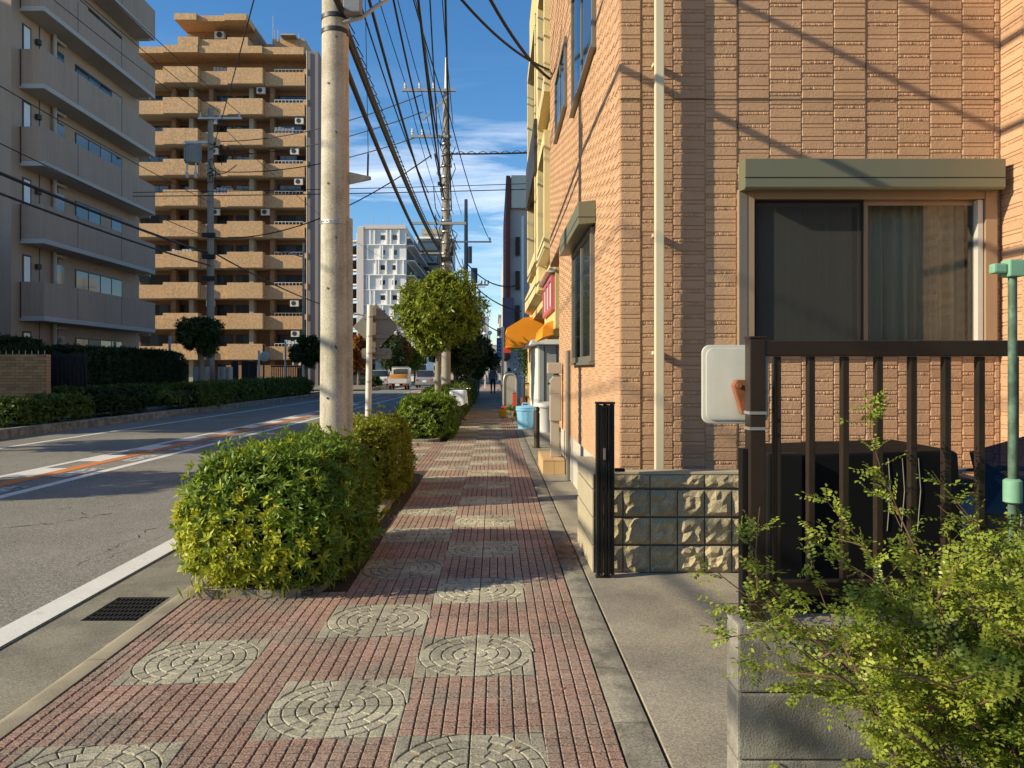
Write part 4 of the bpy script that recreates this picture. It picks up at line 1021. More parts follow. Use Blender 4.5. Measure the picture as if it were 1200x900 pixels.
# ------------------------------------------------------------------ right-hand side beyond the house
yb = thing('yellow_shop_building', (3, 19, 0), 'yellow shop building with projecting framed bays beyond the brick house', 'building')
MB().box(1.15, 8, 23.0, 30, 0, 2.95).build('shop_wall', M['yellow'], yb)
MB().box(1.10, 8, 14.1, 17.2, 2.25, 2.949).build('low_upper_wall', M['yellow'], yb)
MB().box(1.10, 8, 14.1, 24.6, 2.95, 12.5).build('upper_wall', M['yellow'], yb)
for (a, b, z0_, z1_) in ((14.25, 16.5, 3.7, 5.9), (14.25, 16.5, 6.6, 9.3), (17.6, 21.6, 3.9, 6.3), (17.6, 21.6, 7.0, 9.6)):
    mb = MB(); X0 = .90
    mb.box(X0, 1.099, a, a+.16, z0_, z1_).box(X0, 1.099, b-.16, b, z0_, z1_).box(X0, 1.099, a+.161, b-.161, z0_, z0_+.3).box(X0, 1.099, a+.161, b-.161, z1_-.2, z1_)
    bf = mb.build('bay_frame', M['yellowframe'], yb, bevel=.01); MB().box(1.05, 1.098, a+.17, b-.17, z0_+.31, z1_-.21).build('bay_glass', M['glassdark'], bf)
MB().box(.93, 1.099, 16.6, 17.5, 3.2, 11).build('pilaster', M['yellowframe'], yb)
MB().prism([(.90, 17.3, 3.2), (1.098, 17.3, 3.12), (1.098, 17.3, 3.42), (.90, 17.3, 3.6)], (0, 6, 0)).build('overhang', M['yellowframe'], yb)
w = MB(); w.box(1.03, 1.099, 14.2, 14.35, 2.6, 3.25).box(1.03, 1.099, 16.6, 16.75, 2.6, 3.25).box(1.03, 1.099, 14.36, 16.59, 2.6, 2.68).box(1.03, 1.099, 14.36, 16.59, 3.17, 3.25).box(1.03, 1.099, 15.0, 15.12, 2.69, 3.16).box(1.03, 1.099, 15.8, 15.92, 2.69, 3.16)
MB().prism([(.93, 14.15, 3.28), (1.098, 14.15, 3.28), (1.098, 14.15, 3.45)], (0, 2.9, 0)).build('window_hood', M['acunit'], yb)
pw = w.build('pink_window', M['pink'], yb); MB().box(1.06, 1.095, 14.36, 16.59, 2.69, 3.16).build('pane', M['acunit'], pw)
MB().box(.86, .93, 17.0, 21.5, 5.9, 7.0).build('balcony_rail', M['darkmetal'], yb)
def awning(name, prof, y0, y1, label):
    t = thing(name, (prof[0][0], (y0+y1)/2, prof[-1][1]), label, 'awning')
    mb = MB().prism([(x, y0, z) for x, z in prof], (0, y1-y0, 0)); mb.build('canvas', M['awning'], t)
    return t
aw = awning('shop_awning', [(1.50, 3.05), (.84, 3.0), (.345, 2.70), (.34, 2.13), (.39, 2.13), (1.51, 2.36)], 22.4, 26.0, 'large orange canvas awning over the shop front')
mb = MB()
for r_ in range(3):
    for i in range(3): mb.box(.334, .3395, 22.75 + .9*i, 23.4 + .9*i, 2.54-.14*r_, 2.59-.14*r_); mb.box(.334, .3395, 22.85+.9*i, 22.97+.9*i, 2.46-.14*r_, 2.59-.14*r_)
mb.build('lettering', M['ink'], aw)
awning('small_awning', [(1.098, 2.42), (.98, 2.38), (.90, 2.28), (.89, 2.10), (1.098, 2.16)], 14.6, 17.0, 'small orange awning in front of the larger one')
sh = thing('storage_shed', (1.8, 20.9, 0), 'grey and white steel storage shed below the orange awning', 'shed')
MB().box(1.09, 2.7, 19.0, 22.9, .05, 2.10).build('body', M['shed'], sh)
for i in range(5): MB().box(1.2 + .3*i, 1.22 + .3*i, 18.985, 18.999, .08, 2.08).build('seam', M['darkmetal'], sh)
mb = MB().box(1.05, 1.089, 19.02, 22.88, .05, 2.09); mb.box(1.03, 1.0495, 19.4, 20.7, .1, 2.03); mb.box(1.03, 1.0495, 21.0, 22.6, .1, 2.03); mb.build('door', M['shedwhite'], sh)
MB().prism([(.86, 18.85, 2.11), (2.8, 18.85, 2.11), (2.8, 18.85, 2.23), (.90, 18.85, 2.23)], (0, 4.08, 0)).build('roof', M['shedwhite'], sh, bevel=.01)
# buckets
bk = thing('bucket', (.79, 19.6, 0), 'light blue plastic bucket with ribs standing at the paving edge', 'bucket')
n = 40; mb = MB(); prof = [(.20, .01), (.215, .2), (.24, .45), (.265, .47), (.265, .53), (.24, .535)]
vs = []; 
for r_, z in prof:
    for j in range(n): rr = r_ * (1 + (.025 if (j // 2) % 2 else 0) * (z < .46)); vs.append((.79 + rr*math.cos(2*math.pi*j/n), 19.6 + rr*math.sin(2*math.pi*j/n), z))
mb.add(vs, [(i*n+j, i*n+(j+1) % n, (i+1)*n+(j+1) % n, (i+1)*n+j) for i in range(5) for j in range(n)] + [tuple(range(n))]); mb.build('body', M['bucket'], bk)
MB().lathe((.79, 19.6, 0), [(.25,.536),(.27,.54),(.25,.57),(.06,.60),(.02,.60)], 24).build('lid', M['bucket'], bk, smooth=40)
MB().tube([(.69, 19.6, .59), (.71, 19.6, .65), (.87, 19.6, .65), (.89, 19.6, .59)], .015, 8).build('handle', M['bucket'], bk, smooth=60)
wbk = thing('waste_bin', (1.22, 18.6, 0), 'off-white round waste bin with lid behind the intercom post', 'waste bin')
MB().lathe((1.22, 18.6, 0), [(.19,.0),(.23,.58),(.24,.60)], 24).build('body', M['binwhite'], wbk, smooth=40)
MB().lathe((1.22, 18.6, 0), [(.265,.60),(.27,.64),(.22,.70),(.05,.73)], 24).build('lid', M['binwhite'], wbk, smooth=40)
# far right facades
fc = thing('grey_corner_building', (4, 48, 0), 'grey shaded building with white drainpipe beyond the yellow shop', 'building')
c_ = 40/909; fx = lambda px: (px-580)*c_; fz = lambda py: 1.5+(433-py)*c_
MB().box(fx(598), 8, 40, 55, 0, fz(208)).build('wall', M['greyfacade'], fc)
MB().box(fx(593), fx(598)-.005, 39.6, 55, fz(420), fz(208)).build('maroon_cladding', M['maroon'], fc)
MB().box(fx(599), 7, 39.7, 39.99, fz(245), fz(207)).build('cream_band', M['creamclad'], fc)
MB().cyl((fx(612), 39.6, 0), (fx(612), 39.6, fz(255)), .07, n=10).build('drainpipe', M['whiteband'], fc, smooth=40)
for k in range(3): MB().box(fx(604), fx(609), 39.9, 39.98, fz(300+40*k), fz(278+40*k)).build('window', M['glassdark'], fc)
f3 = thing('slim_grey_building', (2, 64, 0), 'slim grey building with purple banner further down the street', 'building')
c3 = 58/909; hx = lambda px: (px-580)*c3; hz = lambda py: 1.5+(433-py)*c3
MB().box(hx(589.5), 8, 58, 75, 0, hz(298)).build('wall', M['greyfacade'], f3)
for k in range(5): MB().box(hx(591), hx(597), 57.9, 57.98, hz(318+18*k), hz(308+18*k)).build('window', M['glassdark'], f3)
bn = MB().box((589-580)*.043, (602-580)*.043, 39.0, 39.06, 1.5+(433-384)*.043, 1.5+(433-349)*.043).build('banner', M['purple']); tag(bn, 'purple grey hanging banner on the slim grey building', 'banner')
mb = MB(); 
# ------------------------------------------------------------------ poles
def pole(name, x, y, H, r0, r1, label, mat='polecon', group='utility poles'):
    t = thing(name, (x, y, 0), label, 'utility pole', group)
    MB().tube([(x, y, -.1), (x, y, H*.5), (x, y, H)], [r0, (r0+r1)/2, r1], 28).build('shaft', M[mat], t, smooth=40)
    return t
PX, PY = -1.70, 8.26
p1 = pole('utility_pole', PX, PY, 13.2, .166, .10, 'thick pale concrete utility pole rising from the nearest bush')
mb = MB()
for i, z in enumerate((1.2, 1.75, 2.35, 2.9, 3.45, 4.0, 4.5, 5.0)):
    a = R(-100 + (22 if i % 2 else -8)); rr = .166 - z*.005
    d = Vector((math.cos(a), math.sin(a), 0)); c = Vector((PX, PY, z))
    mb = MB()
    if i % 2: mb.cyl(c + d*(rr-.01), c + d*(rr+.035) + Vector((.01, 0, -.03)), .008, n=6)
    else: mb.cyl(c + d*(rr-.01), c + d*(rr+.006), .012, n=8)
    mb.build('step_bolt', M['darkmetal'], p1)
MB().lathe((PX, PY, 0), [(.150,3.03),(.156,3.035),(.156,3.075),(.150,3.08)], 28).build('band', M['galv'], p1, smooth=40)
mb = MB()
for i in range(22):
    a = 2*math.pi*i/22; mb.cyl((PX+.153*math.cos(a), PY+.153*math.sin(a), 3.055), (PX+.163*math.cos(a), PY+.163*math.sin(a), 3.055), .008, n=6)
mb.build('band_rivet', M['poledark'], p1, kind='stuff')
MB().lathe((PX, PY, 0), [(.140,5.05),(.147,5.055),(.147,5.1),(.140,5.105)], 28).lathe((PX, PY, 0), [(.140,5.2),(.147,5.205),(.147,5.25),(.140,5.255)], 28).build('clamp', M['darkmetal'], p1, smooth=40)
MB().tube([(PX+.15, PY-.02, 0), (PX+.145, PY-.02, 3.1)], .045, 12).build('conduit', M['polecon'], p1, smooth=40)
MB().prism([(PX+.14, PY-.03, 3.47), (PX+.14, PY-.03, 3.60), (PX+.38, PY-.03, 3.55), (PX+.38, PY-.03, 3.52)], (0, .05, 0)).build('bracket', M['polecon'], p1, bevel=.005)
MB().tube([(PX+.345, PY, 3.55), (PX+.35, PY, 3.8)], .01, 6).tube([(PX+.35, PY, 3.8), (PX+.30, PY, 6.5)], .004, 5).build('stay_rod', M['darkmetal'], p1)
MB().tube([(PX+.1, PY-.1, 5.15), (PX+.3, PY-.1, 5.2), (PX+.45, PY-.05, 5.35), (PX+.8, PY, 5.6)], .022, 8).build('cable_arm', M['galv'], p1, smooth=60)
MB().box(PX+.12, PY*0+PX+.3, PY-.2, PY-.05, 5.22, 5.5).build('junction_box', M['transformer'], p1, bevel=.01)
def crossarm(parent, x0, x1, y, z, ins, r=.04):
    a = MB().box(x0, x1, y-.045, y+.045, z-.045, z+.045).build('crossarm', M['galv'], parent)
    for x in ins: MB().lathe((x, y, z), [(.03,.046),(.05,.06),(.03,.12),(.06,.14),(.035,.2),(.05,.22),(.02,.28)], 10).build('insulator', M['insul'], a, smooth=50)
crossarm(p1, -3.2, -1.5, PY-.16, 11.9, (-3.1, -2.6, -2.1))
P2 = (-1.70, 27.0); p2 = pole('utility_pole', P2[0], P2[1], 11.2, .17, .11, 'second utility pole laden with cables above the round tree', 'poledark')
MB().cyl((P2[0], P2[1], 11.2), (P2[0], P2[1], 12.35), .06, .03, n=10).build('lightning_rod', M['signpole'], p2, smooth=40)
crossarm(p2, -3.2, -1.35, P2[1]-.2, 11.15, (-3.1, -2.6, -2.12))
crossarm(p2, -2.9, -1.5, P2[1]-.2, 9.55, (-2.85, -2.5))
crossarm(p2, -2.9, -1.0, P2[1]-.2, 6.55, ())
mb = MB()
for i in range(34):
    z = random.uniform(3.5, 9.3); a = random.uniform(2.6, 6.6); c = Vector((P2[0]+.2*math.cos(a), P2[1]+.2*math.sin(a)-.05, z))
    mb.tube([c, c+Vector((random.uniform(-.2,.2), random.uniform(-.15,.05), random.uniform(.1,.5))), c+Vector((random.uniform(-.25,.25), random.uniform(-.15,.05), random.uniform(.4,1.1)))], .016, 5)
for i in range(6):
    z = random.uniform(4, 9); mb.box(P2[0]+random.choice((-.28, .17)), P2[0]+random.choice((-.18, .26)), P2[1]-.2, P2[1]-.05, z, z+random.uniform(.1,.2))
mb.build('fittings', M['cable'], p2, kind='stuff')
mb = MB()
for i in range(16): z = 3.6 + i*.38; mb.lathe((P2[0], P2[1], 0), [(.168,z),(.18,z+.01),(.18,z+.05),(.168,z+.06)], 16)
mb.build('cable_band', M['galv'], p2)
MB().obox((P2[0]-.35, P2[1]-.2, 10.55), (.45, 0, .42), (0, .03, 0), (.025, 0, -.025)).build('arm_brace', M['galv'], p2)
P3 = (-1.75, 47.); p3 = pole('utility_pole', P3[0], P3[1], 11.8, .17, .10, 'dark utility pole with crossarm behind the second pole', 'poledark')
crossarm(p3, -3.0, -.2, P3[1]-.2, 9.2, (-.3, -2.9)); crossarm(p3, -2.0, -.4, P3[1]-.2, 6.6, (-.4, -.6, -.8))
MB().cyl((P3[0]+.5, P3[1]-.3, 6.7), (P3[0]+.5, P3[1]-.3, 7.6), .2, n=12).cyl((P3[0]+.25, P3[1]-.3, 7.9), (P3[0]+.25, P3[1]-.3, 8.9), .12, n=12).build('transformer', M['transformer'], p3, smooth=40)
for (x_, y_, h_, wd_) in ((-1.75, 68, 9.5, 'first'), (-1.75, 88, 10.5, 'second'), (-1.6, 120, 10, 'third'), (-1.4, 160, 10, 'last')):
    pn = pole('utility_pole', x_, y_, h_, .17, .11, '%s utility pole in the row receding past the dark one' % wd_, 'poledark', 'far utility poles')
    crossarm(pn, x_-1, x_+.9, y_-.2, h_-.8, (x_-.9, x_+.8)); crossarm(pn, x_-.6, x_+.5, y_-.2, h_-2.5, (x_-.5, x_+.4))
    MB().cyl((x_+.35, y_-.3, h_-4), (x_+.35, y_-.3, h_-3.1), .25, n=12).build('transformer', M['transformer'], pn, smooth=40)
PL = (-13.2, 36.); pl = pole('utility_pole', PL[0], PL[1], 13.6, .19, .12, 'utility pole with transformer across the road before the ochre tower', 'poledark')
crossarm(pl, PL[0]-.5, PL[0]+1.5, PL[1]-.2, 13.1, (PL[0]-.4, PL[0]+.5, PL[0]+1.4))
tr = MB().lathe((PL[0]-.75, PL[1]-.2, 0), [(.33,11.0),(.36,11.05),(.36,11.75),(.38,11.78),(.30,11.85)], 20).build('transformer', M['transformer'], pl, smooth=40)
mb = MB()
for i in range(16): a = 2*math.pi*i/16; mb.box(PL[0]-.75+.36*math.cos(a)-.02, PL[0]-.75+.36*math.cos(a)+.02, PL[1]-.2+.36*math.sin(a)-.02, PL[1]-.2+.36*math.sin(a)+.02, 11.1, 11.7)
mb.build('cooling_fin', M['transformer'], tr)
for dx in (-.95, -.55): MB().lathe((PL[0]+dx, PL[1]-.35, 0), [(.05,10.3),(.09,10.36),(.05,10.45),(.09,10.5),(.05,10.6),(.03,11.0)], 10).build('bushing', M['insul'], tr, smooth=50)
MB().box(PL[0]-1.2, PL[0]+.1, PL[1]-.05, PL[1]+.05, 12.0, 12.1).build('hanger', M['galv'], pl)
mb = MB()
for i in range(10):
    z = random.uniform(9.3, 12.6); x = PL[0] + random.uniform(-.1, .9); mb.tube([(PL[0], PL[1]-.2, z), (x, PL[1]-.3, z+random.uniform(-.4,.3)), (x+random.uniform(-.2,.6), PL[1]-.3, z+random.uniform(-.9,.5))], .02, 5)
for i in range(4): mb.lathe((PL[0]+.3+.3*i, PL[1]-.3, 11.9-.12*i), [(.02,-.08),(.06,-.04),(.06,.04),(.02,.08)], 8)
for z in (7.6, 6.6, 5.6): mb.box(PL[0]-.3, PL[0]+.3, PL[1]-.3, PL[1]-.15, z, z+.2)
mb.build('fittings', M['cable'], pl, kind='stuff')
p0 = pole('utility_pole', -12.0, -4.0, 12.6, .18, .12, 'utility pole on the far pavement, beyond the left edge', 'poledark')
crossarm(p0, -12.5, -10.5, -4.15, 12.2, (-12.4, -11.5, -10.6))
sp = pole('slim_pole', -11.6, 47, 9.2, .09, .06, 'slim pale pole between the tower and the concrete pole', 'polecon'); sp['category'] = 'lamp post'; sp['group'] = 'slim posts'
MB().tube([(-11.6, 47, 8.3), (-12.6, 46.8, 8.6), (-13.2, 46.8, 8.5)], .04, 8).build('lamp_arm', M['galv'], sp)
# ------------------------------------------------------------------ cables
def cable(a, b, sag, r, label, group='overhead cables', name='cable', n=22, twist=0, mat='cable'):
    a, b = Vector(a), Vector(b); pts = []
    for i in range(n+1):
        t = i/n; p = a.lerp(b, t); p.z -= 4*sag*t*(1-t)
        if twist: p += Vector((0, math.cos(i*.42), math.sin(i*.42))) * twist
        pts.append(p)
    o = MB().tube(pts, r, 6, True).build(name, M[mat], smooth=70, loc=a.lerp(b, .5), fixn=False)
    return tag(o, label, 'cable', group)
B0 = (-1.7, -14.0)          # next pole back, behind the camera
for x, wd_ in ((-3.1, 'left'), (-2.6, 'middle'), (-2.12, 'right')):
    cable((x, PY-.16, 12.15), (x, P2[1]-.2, 11.4), .3, .014, 'thin high wire ending at the %s top insulator of the second pole' % wd_, 'high wires')
    cable((x, P2[1]-.2, 11.4), (x+.1, P3[1], 10.9), .5, .014, 'thin wire leaving the %s top insulator towards the dark pole' % wd_, 'far high wires')
for i, (x0_, z0_, x1_, z1_, r_) in enumerate(((-1.62, 5.22, -1.95, 5.75, .038), (-1.60, 4.75, -2.15, 5.25, .032), (-1.58, 5.05, -1.9, 5.6, .025))):
    cable((x0_, PY-.05, z0_), (x1_, P2[1]-.2, z1_), .25, r_, ('thick black cable bundle sloping from the concrete pole to the second pole', 'lower black cable below the thick bundle', 'slim cable lashed beside the thick bundle')[i])
mb = MB()
for i in range(60):
    t = i/60; p = Vector((-1.62, PY-.05, 5.26)).lerp(Vector((-1.95, P2[1]-.2, 5.8)), t); p.z -= t*(1-t); mb.tube([p+Vector((-.05,0,.02)), p+Vector((.0,.1,.10)), p+Vector((.05,.2,.02))], .008, 4)
o = mb.build('cable_spiral', M['cable']); tag(o, 'spiral hanger rings wound along the thick cable bundle', 'cable hanger')
for i, (xa, za, xb, zb, sg, r_) in enumerate(((-1.4, 10.6, -2.0, 9.6, .5, .03), (-1.9, 9.8, -2.2, 8.8, .6, .024), (-1.2, 9.2, -1.75, 7.4, .7, .026), (-2.3, 11.0, -1.6, 10.3, .4, .018))):
    cable((xa, PY, za), (xb, P2[1]-.2, zb), sg, r_, ('heaviest black cable dropping steeply to the upper half of the second pole', 'black cable dropping to the second pole, left of the others', 'lowest of the black cables dropping steeply to the second pole', 'thinnest cable dropping to the top of the second pole')[i], 'mid-height cables')
# wires behind the camera that throw the slanting shadows on the brick wall
for i, (x, z, r_) in enumerate(((-1.2, 6.2, .03), (-1.3, 6.9, .035), (-1.6, 5.25, .035), (-1.0, 7.4, .02), (-1.5, 8.2, .02))):
    cable((x, B0[1], z+.3), (-1.6, PY, z), .25, r_, 'cable running overhead from behind the viewer to the concrete pole', 'cables over the viewer')
b0p = pole('utility_pole', B0[0], B0[1], 12.8, .17, .11, 'utility pole on the near pavement behind the viewer', 'polecon')
for xa, za, xb, zb, sg_, r_, wd_ in ((-.9, 9.9, -1.9, 8.4, .6, .018, 'the left group'), (-.6, 8.6, -1.5, 7.0, .6, .022, 'the right group'), (-2.5, 9.0, -2.3, 7.6, .5, .016, 'the outer left side'), (-1.0, 11.4, -1.45, 10.0, .4, .014, 'the outer right side'), (-1.9, 7.6, -2.0, 6.5, .4, .026, 'just above the thick bundle')):
    cable((xa, PY, za), (xb, P2[1]-.2, zb), sg_, r_, 'black wire converging on the second pole from above: ' + wd_, 'converging wires')
# service drops
cable((-1.6, PY, 9.3), (.98, 14.0, 6.75), .75, .026, 'thick service cable swinging from above to the brick house, lower one', 'service drops')
cable((-1.2, 10.8, 7.62), (.98, 14.1, 6.95), .30, .022, 'service cable just above the lower one, ending at the brick house', 'service drops')
cable((P2[0], P2[1]-.2, 8.95), (2.2, P2[1]-.5, 8.95), .03, .03, 'dark level cable from the second pole to the yellow building', 'level cables')
o = cable((P2[0], P2[1]-.2, 9.0), (2.2, P2[1]-.5, 9.0), .03, .012, 'wavy cable coiled round the level one by the yellow building', 'level cables', n=150, twist=.035)
cable((-14, 30, 8.2), (2.2, 30, 8.5), .05, .018, 'lower of two thin level wires crossing below the coiled cable', 'crossing wires')
cable((-14, 30, 8.35), (2.2, 30, 8.72), .05, .014, 'upper of two thin level wires crossing below the coiled cable', 'crossing wires')
for z, wd_ in ((9.6, 'lowest'), (10.4, 'middle'), (11.0, 'topmost')): cable((P2[0]-.8, P2[1]-.2, z), (PL[0]+.6, PL[1]-.3, z+1.0), .4, .02, '%s wire slanting across the road from the second pole to the transformer pole' % wd_, 'cross-road wires')
cable((P2[0]-.5, P2[1]-.2, 8.9), (PL[0], PL[1]-.3, 7.6), .9, .024, 'cable sagging across the road below the slanting wires', 'cross-road wires')
cable((P3[0], P3[1], 8.0), (1.1, 38, 5.6), .5, .035, 'black cable sagging from the dark pole to the grey building', 'far service drops')
cable((P3[0]+.3, P3[1], 6.8), (1.2, 36, 4.2), .3, .035, 'black cable under the sagging one, nearer the awning', 'far service drops')
cable((P3[0], P3[1], 5.6), (1.0, 33, 2.95), .5, .03, 'lowest black cable reaching down towards the orange awning', 'far service drops')
cable((P2[0], P2[1], 10.8), (P3[0]+1.4, P3[1], 9.4), .5, .02, 'thin wire from the second pole to the crossarm of the dark pole', 'far high wires')
for x, z, wd_ in ((-2.1, 9.0, 'highest'), (-1.9, 7.8, 'second highest'), (-1.8, 6.6, 'third highest'), (-2.0, 5.9, 'lowest')): cable((x, P2[1], z), (x, P3[1], z-.2), .6, .022, '%s cable linking the second pole and the dark pole' % wd_, 'far pole cables')
for x, z, wd_ in ((-2.0, 8.2, 'upper'), (-1.6, 6.8, 'middle'), (-1.8, 5.8, 'lower')): cable((x, P3[1], z), (x, 120, z-.1), 1.2, .022, '%s cable receding along the far poles' % wd_, 'receding cables')
# far-side line on the left
for wd_, dx in (('left', -.4), ('middle', .5), ('right', 1.4)): cable((-12.0+dx, -4.1, 12.4), (PL[0]+dx, PL[1]-.2, 13.35), .55, .014, 'thin wire sweeping in from the left to the %s insulator of the transformer pole' % wd_, 'left high wires')
for i, (z0_, z1_, r_, x) in enumerate(((7.4, 6.9, .05, -.1), (6.9, 6.3, .035, .05), (9.4, 9.2, .016, .1), (8.2, 7.6, .016, .0))): cable((-12.0, -4.1, z0_), (PL[0]+x, PL[1]-.2, z1_), .55, r_, ('thick black cable sweeping in low from the left past the taupe balconies', 'slimmer black cable just under the thick one at far left', 'upper thin line crossing the taupe balconies', 'lower thin line crossing the taupe balconies')[i], 'left low cables')
cable((PL[0], PL[1], 13.3), (-10.5, 80, 12.5), .8, .014, 'wire leaving the transformer pole towards the white block', 'left far wires')
cable((PL[0], PL[1], 7.0), (-10.5, 80, 7.0), 1.0, .04, 'black cable leaving the transformer pole in front of the tower', 'left far wires')
cable((PL[0]+.2, PL[1]-.3, 11.6), (PX, PY+.1, 9.0), .2, .016, 'wire from the transformer fittings across to the concrete pole', 'cross-road wires')
cable((-30, 20, 16.5), (PX, PY, 8.2), .2, .016, 'single wire crossing the sky at the top left', 'cross-road wires')
# ------------------------------------------------------------------ signs
sg = thing('road_sign', (-1.56, 9.6, 0), 'grey back of a diamond road sign on a white post', 'road sign')
MB().cyl((-1.585, 9.6, 0), (-1.545, 9.6, 2.30), .038, n=16).build('post', M['signpole'], sg, smooth=40)
cx, cz = -1.48, 2.03; hd = .29
d_ = [(cx, 9.66, cz-hd), (cx+hd, 9.66, cz), (cx, 9.66, cz+hd), (cx-hd, 9.66, cz)]
MB().prism(d_, (0, .012, 0)).build('diamond_plate', M['signback'], sg, bevel=.003)
for z in (cz-.12, cz+.12): MB().box(cx-.16, cx+.16, 9.632, 9.659, z-.02, z+.02).build('rib', M['signback'], sg)
pl2 = MB().prism(rrect(-1.66, -1.29, 1.63, 1.765, .03, 9.66), (0, .01, 0)).build('lower_plate', M['signback'], sg)
MB().box(-1.6, -1.35, 9.632, 9.659, 1.69, 1.715).build('rib', M['signback'], sg)
for z in (1.70, cz-.12, cz+.12, 1.35, 1.0): MB().lathe((-1.585+.04*z/2.3, 9.6, 0), [(.038,z-.012),(.042,z-.01),(.042,z+.01),(.038,z+.012)], 14).build('clamp', M['galv'], sg)
# ------------------------------------------------------------------ bushes along the kerb
def yel(P):
    f = 1.15*np.clip((5.75 - P[:,1]) / .45, 0, 1) * np.clip((.72 - P[:,2]) / .35, 0, 1) * np.clip((-1.35 - P[:,0]) / .25 + .35, .1, 1)
    left = .6 * np.clip((-2.0 - P[:,0]) / .12, 0, 1) * np.clip((.8 - P[:,2])/.4, 0, 1)
    return np.clip(f + left + .06 + .35*np.clip(lump(P, 5) - .25, 0, 1), 0, .92)
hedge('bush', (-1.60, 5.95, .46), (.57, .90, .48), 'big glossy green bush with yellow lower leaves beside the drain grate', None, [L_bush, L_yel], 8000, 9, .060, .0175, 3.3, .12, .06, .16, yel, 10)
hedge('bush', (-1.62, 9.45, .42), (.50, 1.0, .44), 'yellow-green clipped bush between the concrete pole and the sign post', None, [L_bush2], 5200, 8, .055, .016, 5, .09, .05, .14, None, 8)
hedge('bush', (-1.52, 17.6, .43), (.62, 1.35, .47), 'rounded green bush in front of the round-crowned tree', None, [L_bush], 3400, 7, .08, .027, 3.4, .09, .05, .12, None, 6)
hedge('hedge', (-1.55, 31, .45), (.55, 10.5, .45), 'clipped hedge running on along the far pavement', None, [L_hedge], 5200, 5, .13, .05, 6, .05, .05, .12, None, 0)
n = 500; P = np.stack([rng.normal(-1.28, .1, n), rng.uniform(5.12, 8.6, n), np.full(n, .03)], 1); P[:160, 1] = rng.normal(5.14, .04, 160); P[:160, 0] = rng.uniform(-2.0, -1.25, 160); P[:30] += np.array([-.1, -.1, -.02])
a = rng.uniform(0, 6.28, n); D = np.stack([np.cos(a)*.5, np.sin(a)*.5, np.ones(n)], 1)
V, F = leaf_quads(P, D, rng.normal(size=(n, 3)), rng.uniform(.04, .13, n), rng.uniform(.006, .014, n)); o = npmesh('weeds', V, F, L_bush2, None, (-1.5, 6, 0)); tag(o, 'weeds and grass along the edge of the planting bed', 'weeds', kind='stuff')
# ------------------------------------------------------------------ trees
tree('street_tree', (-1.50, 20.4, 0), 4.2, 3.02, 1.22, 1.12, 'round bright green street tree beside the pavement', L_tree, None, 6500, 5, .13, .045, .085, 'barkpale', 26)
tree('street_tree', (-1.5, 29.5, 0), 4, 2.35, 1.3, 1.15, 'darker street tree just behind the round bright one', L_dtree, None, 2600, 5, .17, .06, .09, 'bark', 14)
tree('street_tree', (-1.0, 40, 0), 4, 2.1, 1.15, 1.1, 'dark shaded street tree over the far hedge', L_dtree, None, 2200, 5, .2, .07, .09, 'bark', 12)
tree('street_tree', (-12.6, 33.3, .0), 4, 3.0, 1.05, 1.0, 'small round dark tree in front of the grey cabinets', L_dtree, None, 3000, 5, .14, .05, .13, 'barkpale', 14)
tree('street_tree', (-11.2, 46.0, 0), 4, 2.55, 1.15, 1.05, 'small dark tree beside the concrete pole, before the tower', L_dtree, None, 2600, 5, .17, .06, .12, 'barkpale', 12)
tree('autumn_tree', (-13.0, 74, 0), 5, 3.4, 2.0, 1.9, 'orange autumn tree beyond the junction, left of the sign', L_aut, None, 2600, 5, .28, .11, .15, 'bark', 14)
tree('autumn_tree', (-10.6, 82, 0), 5, 3.6, 2.2, 1.9, 'reddish autumn tree behind the sign post plate', L_aut, None, 2600, 5, .28, .11, .15, 'bark', 14)
tree('roadside_tree', (-9.2, 70, 0), 4, 2.6, 1.3, 1.6, 'dark evergreen behind the small truck', L_dtree, None, 2000, 5, .22, .08, .12, 'bark', 12)
tree('roadside_tree', (-9.5, 92, 0), 4, 3.0, 1.6, 1.6, 'pale green tree beyond the truck', L_tree, None, 1800, 5, .26, .1, .12, 'bark', 12)
for i, (x, y_) in enumerate(((-12.6, 8.6), (-12.4, 14.3))):
    tree('street_tree', (x, y_, 0), 4, 3.1, 1.3, 1.3, 'small street tree on the far pavement beyond the left edge, %s one' % ('nearer', 'farther')[i], L_dtree, 'trees beyond the left edge', 2200, 5, .15, .06, .1, 'bark', 14)
for i, (x, y_, h_) in enumerate(((-17.5, 13.5, 8.4), (-18.5, 17.0, 9.0))):
    tree('tall_tree', (x, y_, 0), 9, h_-2.2, 2.0, 2.3, 'taller tree behind the far pavement beyond the left edge, %s one' % ('nearer', 'farther')[i], L_dtree, 'tall trees beyond the left edge', 2600, 5, .2, .08, .16, 'bark', 16)
# ------------------------------------------------------------------ feathery shrub at lower right
shr = thing('feathery_shrub', (1.35, 2.0, 0), 'sprawling light green shrub with feathery leaflets in front of the railing', 'shrub')
stem = MB(); LP, LD, LN, LL, LW = [], [], [], [], []
def leaflets(p, d, ln):
    d = d.normalized(); side = d.cross(Vector((0,0,1)) + Vector((random.gauss(0,.4), random.gauss(0,.4), 0))).normalized(); up = side.cross(d)
    k = random.randint(5, 8)
    for i in range(k):
        q = p + d * ln * (i + .6) / k - Vector((0,0,1)) * ln * .1 * (i/k)**2
        sz = .015 * random.uniform(.75, 1.2) * (1 - .35 * abs(i/k - .4)) * random.uniform(.8, 1.25)
        for s in (-1, 1):
            dd = side * s + d * .45 + up * random.gauss(0, .25) - Vector((0,0,.15)); LP.append(q); LD.append(dd); LN.append(up + Vector((random.gauss(0,.2), random.gauss(0,.2), 0))); LL.append(sz); LW.append(sz*.62)
    q = p + d*ln; LP.append(q); LD.append(d); LN.append(up); LL.append(.0135); LW.append(.009)
